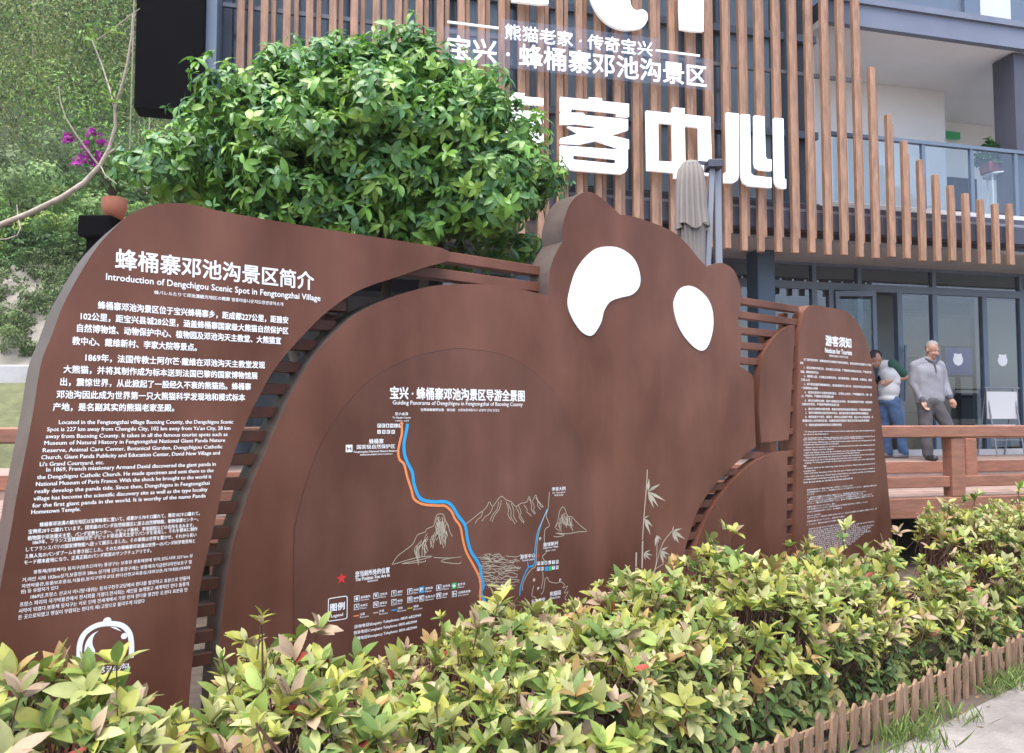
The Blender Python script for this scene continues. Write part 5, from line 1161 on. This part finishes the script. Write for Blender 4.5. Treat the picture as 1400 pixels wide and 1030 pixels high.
def wrinkle(amp, f=18):
    def g(me):
        for v in me.vertices:
            p = v.co; k = amp * (math.sin(p.z * f + 3 * math.sin(p.x * 9 + p.y * 7)) * .6 + .4 * math.sin(p.z * f * 2.3 + p.x * 20 + 1)); v.co += v.normal * k
    return g
def head_parts(hc, yaw, pitch, s=1.0):
    """ellipsoids of a head in its own frame (face towards -y), turned and nodded"""
    Rm = Matrix.Rotation(yaw, 3, 'Z') @ Matrix.Rotation(pitch, 3, 'X'); hc = Vector(hc)
    T = lambda x, y, z: hc + Rm @ (Vector((x, y, z)) * s)
    return T, Rm
# ---- the older man
FX = at(1275, 632, 11.1); gz = DU
XA = Matrix.Translation((FX.x + .055, FX.y, gz))
ma = thing('person', (FX.x + .055, FX.y, gz), 'grey haired man in a grey long sleeved polo shirt and dark trousers', 'person')
T, Rm = head_parts((-.035, -.03, 1.545), R(22), R(20))
hl, hr = (-.205, -.07, .83), (.185, -.05, .87)
hcaps = hand((-.20, -.075, .82), (.25, -.25, -1), (1, .4, .1)) + hand((.19, -.055, .865), (.2, -.2, -1), (-1, .5, .1))
caps = hcaps + [((-.27, 0, 1.33), (-.275, .02, 1.07), .045, .038), ((-.275, .02, 1.07), (-.20, -.075, .82), .036, .026), ((.09, 0, 1.33), (.14, .02, 1.09), .045, .038), ((.14, .02, 1.09), (.19, -.055, .865), .036, .026),
        ((-.09, .01, .82), (-.09, .01, 1.25), .10, .095), ((-.07, .01, 1.33), (-.045, -.01, 1.48), .062, .056), ((-.15, 0, .82), (-.14, -.02, .42), .075, .05), ((-.14, -.02, .42), (-.115, .01, .07), .048, .036), ((.0, .0, .82), (.17, -.04, .44), .075, .05), ((.17, -.04, .44), (.235, .10, .08), .048, .036)]
balls = [(T(0, .012, .03), .078, .095, .095), (T(0, -.022, -.045), .060, .068, .075), (T(0, -.06, -.09), .032, .03, .026), (T(0, -.098, -.018), .012, .016, .028), (T(0, -.108, -.034), .017, .014, .012), (T(-.036, -.078, -.03), .024, .018, .02), (T(.036, -.078, -.03), .024, .018, .02), (T(0, -.074, .022), .046, .016, .012), (T(-.079, .01, -.012), .012, .022, .034), (T(.079, .01, -.012), .012, .022, .034), (T(0, -.086, -.066), .018, .010, .006)]
blob('body', caps, balls, SK, ma, XA, .0075, 3)
def mini(name, cs, m, parent, X, r):
    q = MB()
    for c in cs: q.ball(c, *r, 10, 8, Rm)
    me = q.mesh(name); me.transform(X); return link_mesh(name, me, m, parent)
DK = mat('dark_eye', (.02, .015, .012), .3)
for sx_ in (-.034, .034): mini('eye', [T(sx_, -.088, .002)], DK, ma, XA, (.009, .006, .003))
mini('mouth', [T(0, -.097, -.068)], mat('lips', (.22, .09, .07), .5), ma, XA, (.014, .006, .0022))
q = MB(); hb = MB()
GH = mat('grey_hair', (.27, .26, .25), .85, .25, 60, bump=.4, bscale=90)
def haircap(lim_f, lim_b, r):
    qq = MB(); n, m_ = 24, 9; vs = []
    for i in range(m_ + 1):
        for k2 in range(n):
            a = 2 * math.pi * k2 / n; back = .5 + .5 * math.sin(a); lim = lim_f + (lim_b - lim_f) * back; t = lim * i / m_
            rr = 1 + .03 * math.sin(a * 7 + i)
            vs.append(T(r[0] * math.sin(t) * math.cos(a) * rr, .014 + r[1] * math.sin(t) * math.sin(a) * rr, .032 + r[2] * math.cos(t) * rr))
    qq.add(vs, [(i * n + k2, (i + 1) * n + k2, (i + 1) * n + (k2 + 1) % n, i * n + (k2 + 1) % n) for i in range(m_) for k2 in range(n)], True)
    return qq
me = haircap(R(50), R(116), (.080, .097, .098)).mesh('hair'); me.transform(XA); link_mesh('hair', me, GH, ma)
for sx_ in (-.034, .034): mini('eyebrow', [T(sx_, -.09, .022)], GH, ma, XA, (.013, .004, .0025))
SH = mat('grey_polo', (.235, .237, .262), .85, .10, 30, bump=.2, bscale=120); CU = mat('dark_collar', (.09, .09, .11), .85)
blob('shirt', [((-.27, .0, 1.325), (-.285, .02, 1.08), .072, .062), ((-.285, .02, 1.08), (-.215, -.06, .865), .060, .045), ((.085, 0, 1.325), (.15, .02, 1.10), .072, .062), ((.15, .02, 1.10), (.183, -.045, .905), .060, .045), *[((x_, .005, 1.24), (x_ + .025, 0, .86), .118, .108) for x_ in (-.185, -.09, .0)], ((-.25, 0, 1.34), (-.08, .01, 1.40), .066, .07), ((.07, 0, 1.34), (-.06, .01, 1.40), .066, .07)],
     [((-.09, .01, 1.22), .20, .125, .17)], SH, ma, XA, .012, 5, wrinkle(.0035, 19))
blob('trousers', [((-.14, 0, .82), (-.145, -.02, .42), .11, .082), ((-.145, -.02, .42), (-.118, .0, .09), .080, .072), ((-.01, 0, .82), (.165, -.04, .44), .11, .082), ((.165, -.04, .44), (.235, .10, .10), .080, .072)], [((-.07, .0, .82), .165, .12, .10)], mat('charcoal_trousers', (.075, .072, .078), .9, .12, 20), ma, XA, .012, 5, wrinkle(.006, 20))
blob('collar', [((-.13, -.045, 1.415), (-.05, -.085, 1.375), .016, .013), ((.05, -.04, 1.41), (-.02, -.085, 1.375), .016, .013), ((-.13, -.045, 1.415), (-.08, .07, 1.43), .018, .018), ((.05, -.04, 1.41), (-.02, .07, 1.43), .018, .018), ((-.035, -.092, 1.37), (-.03, -.122, 1.23), .013, .010)], [], CU, ma, XA, .007, 3)
for c, d in (((-.212, -.066, .862), (-.207, -.072, .838)), ((.183, -.046, .902), (.187, -.052, .880))): blob('cuff', [(c, d, .047, .045)], [], CU, ma, XA, .008, 2)
SHO = mat('black_shoe', (.02, .02, .022), .5)
for c in ((-.115, -.06, .045), (.245, .05, .045)): blob('shoe', [((c[0], c[1] + .07, .05), (c[0] + .01, c[1] - .10, .038), .046, .042)], [], SHO, ma, XA, .009, 3, lambda me: [setattr(v.co, 'z', max(v.co.z, .004)) for v in me.vertices])
# ---- the younger man, half hidden by the notice panel
FB = at(1231, 629, 11.85)
XB = Matrix.Translation((FB.x, FB.y, gz))
mb_ = thing('person', (FB.x, FB.y, gz), 'bowed dark haired man in a white shirt with green sleeves, half behind the notice panel', 'person')
T, Rm = head_parts((-.345, -.03, 1.475), R(-72), R(36))
caps = hand((-.19, -.14, 1.135), (-1, .1, -.12), (0, .3, 1)) + hand((-.21, .12, 1.10), (-1, -.2, .0), (0, .3, -1)) + [((-.13, -.14, 1.395), (.045, -.15, 1.19), .046, .040), ((.045, -.15, 1.19), (-.19, -.14, 1.135), .038, .027), ((-.12, .16, 1.35), (.0, .17, 1.12), .046, .04), ((.0, .17, 1.12), (-.21, .12, 1.10), .038, .027),
        ((-.15, 0, .90), (-.12, 0, 1.28), .11, .12), ((-.16, 0, 1.34), (-.285, -.01, 1.44), .060, .052), ((-.13, -.08, .86), (-.04, -.09, .47), .075, .05), ((-.04, -.09, .47), (.02, -.07, .08), .048, .036), ((-.19, .08, .86), (-.17, .10, .47), .075, .05), ((-.17, .10, .47), (-.12, .12, .08), .048, .036)]
balls = [(T(0, .012, .03), .078, .095, .095), (T(0, -.022, -.045), .060, .068, .075), (T(0, -.06, -.09), .032, .03, .026), (T(0, -.1, -.025), .013, .018, .026), (T(-.079, .01, -.012), .012, .022, .034), (T(.079, .01, -.012), .012, .022, .034), (T(0, -.082, .025), .055, .018, .012), (T(0, -.086, -.066), .018, .010, .006)]
blob('body', caps, balls, SK2, mb_, XB, .0085, 3)
for sx_ in (-.034, .034): mini('eye', [T(sx_, -.088, .002)], DK, mb_, XB, (.009, .006, .003))
me = haircap(R(66), R(124), (.088, .105, .106)).mesh('hair'); me.transform(XB); link_mesh('hair', me, mat('black_hair', (.018, .016, .015), .7, .2, 60, bump=.4, bscale=80), mb_)
blob('shirt', [((-.16, 0, 1.33), (-.23, -.005, 1.395), .085, .068), ((-.22, -.01, 1.385), (-.14, -.12, 1.375), .08, .075), ((-.14, -.12, 1.375), (-.10, -.10, 1.15), .075, .09)], [((-.135, 0, 1.23), .15, .20, .17), ((-.145, 0, 1.02), .145, .185, .20), ((-.155, 0, .88), .14, .18, .08)], mat('white_tee', (.62, .64, .66), .9, .06, 30), mb_, XB, .012, 5, wrinkle(.004, 21))
GS = mat('green_sleeve', (.025, .085, .06), .9, .1, 30)
blob('sleeve', [((-.14, -.13, 1.385), (-.01, -.15, 1.255), .082, .070)], [], GS, mb_, XB, .01, 3)
blob('sleeve', [((-.12, .155, 1.35), (-.05, .165, 1.21), .075, .070)], [], GS, mb_, XB, .01, 3)
blob('jeans', [((-.13, -.08, .84), (-.045, -.09, .47), .105, .078), ((-.045, -.09, .47), (.018, -.07, .09), .076, .068), ((-.19, .08, .84), (-.17, .10, .47), .105, .078), ((-.17, .10, .47), (-.12, .12, .09), .076, .068)], [((-.155, 0, .84), .135, .165, .09)], mat('blue_jeans', (.07, .13, .25), .9, .3, 9), mb_, XB, .012, 4, wrinkle(.006, 26))
for c in ((.015, -.07), (-.125, .12)): blob('shoe', [((c[0] + .04, c[1], .05), (c[0] - .13, c[1], .036), .045, .038)], [], mat('grey_shoe', (.2, .2, .21), .7), mb_, XB, .009, 3, lambda me: [setattr(v.co, 'z', max(v.co.z, .004)) for v in me.vertices])
q = MB(); c = XB @ Vector((-.325, -.05, 1.16)); q.box(c, (1, 0, 0), (0, .5, .86), (0, -.86, .5), .007, .035, .07, .003)
tag(q.build('phone', M['dark'], None, c), 'dark phone held in the hands of the bowed man beside the notice panel', 'phone')
# ------------------------------------------------------------------ a little haze in the valley air
hb_ = MB(); hb_.wbox(-252, 252, -122, 162, -1, 62)
hm = bpy.data.materials.new('haze'); hm.use_nodes = True; t_ = hm.node_tree; t_.nodes.clear()
o_ = t_.nodes.new('ShaderNodeOutputMaterial'); v_ = t_.nodes.new('ShaderNodeVolumePrincipled'); v_.inputs['Color'].default_value = (.9, .93, .96, 1); v_.inputs['Density'].default_value = .0007
t_.links.new(v_.outputs[0], o_.inputs['Volume'])
tag(hb_.build('haze', hm), kind='stuff')
bpy.data.objects.remove(_txto, do_unlink=True); bpy.data.curves.remove(_txt)
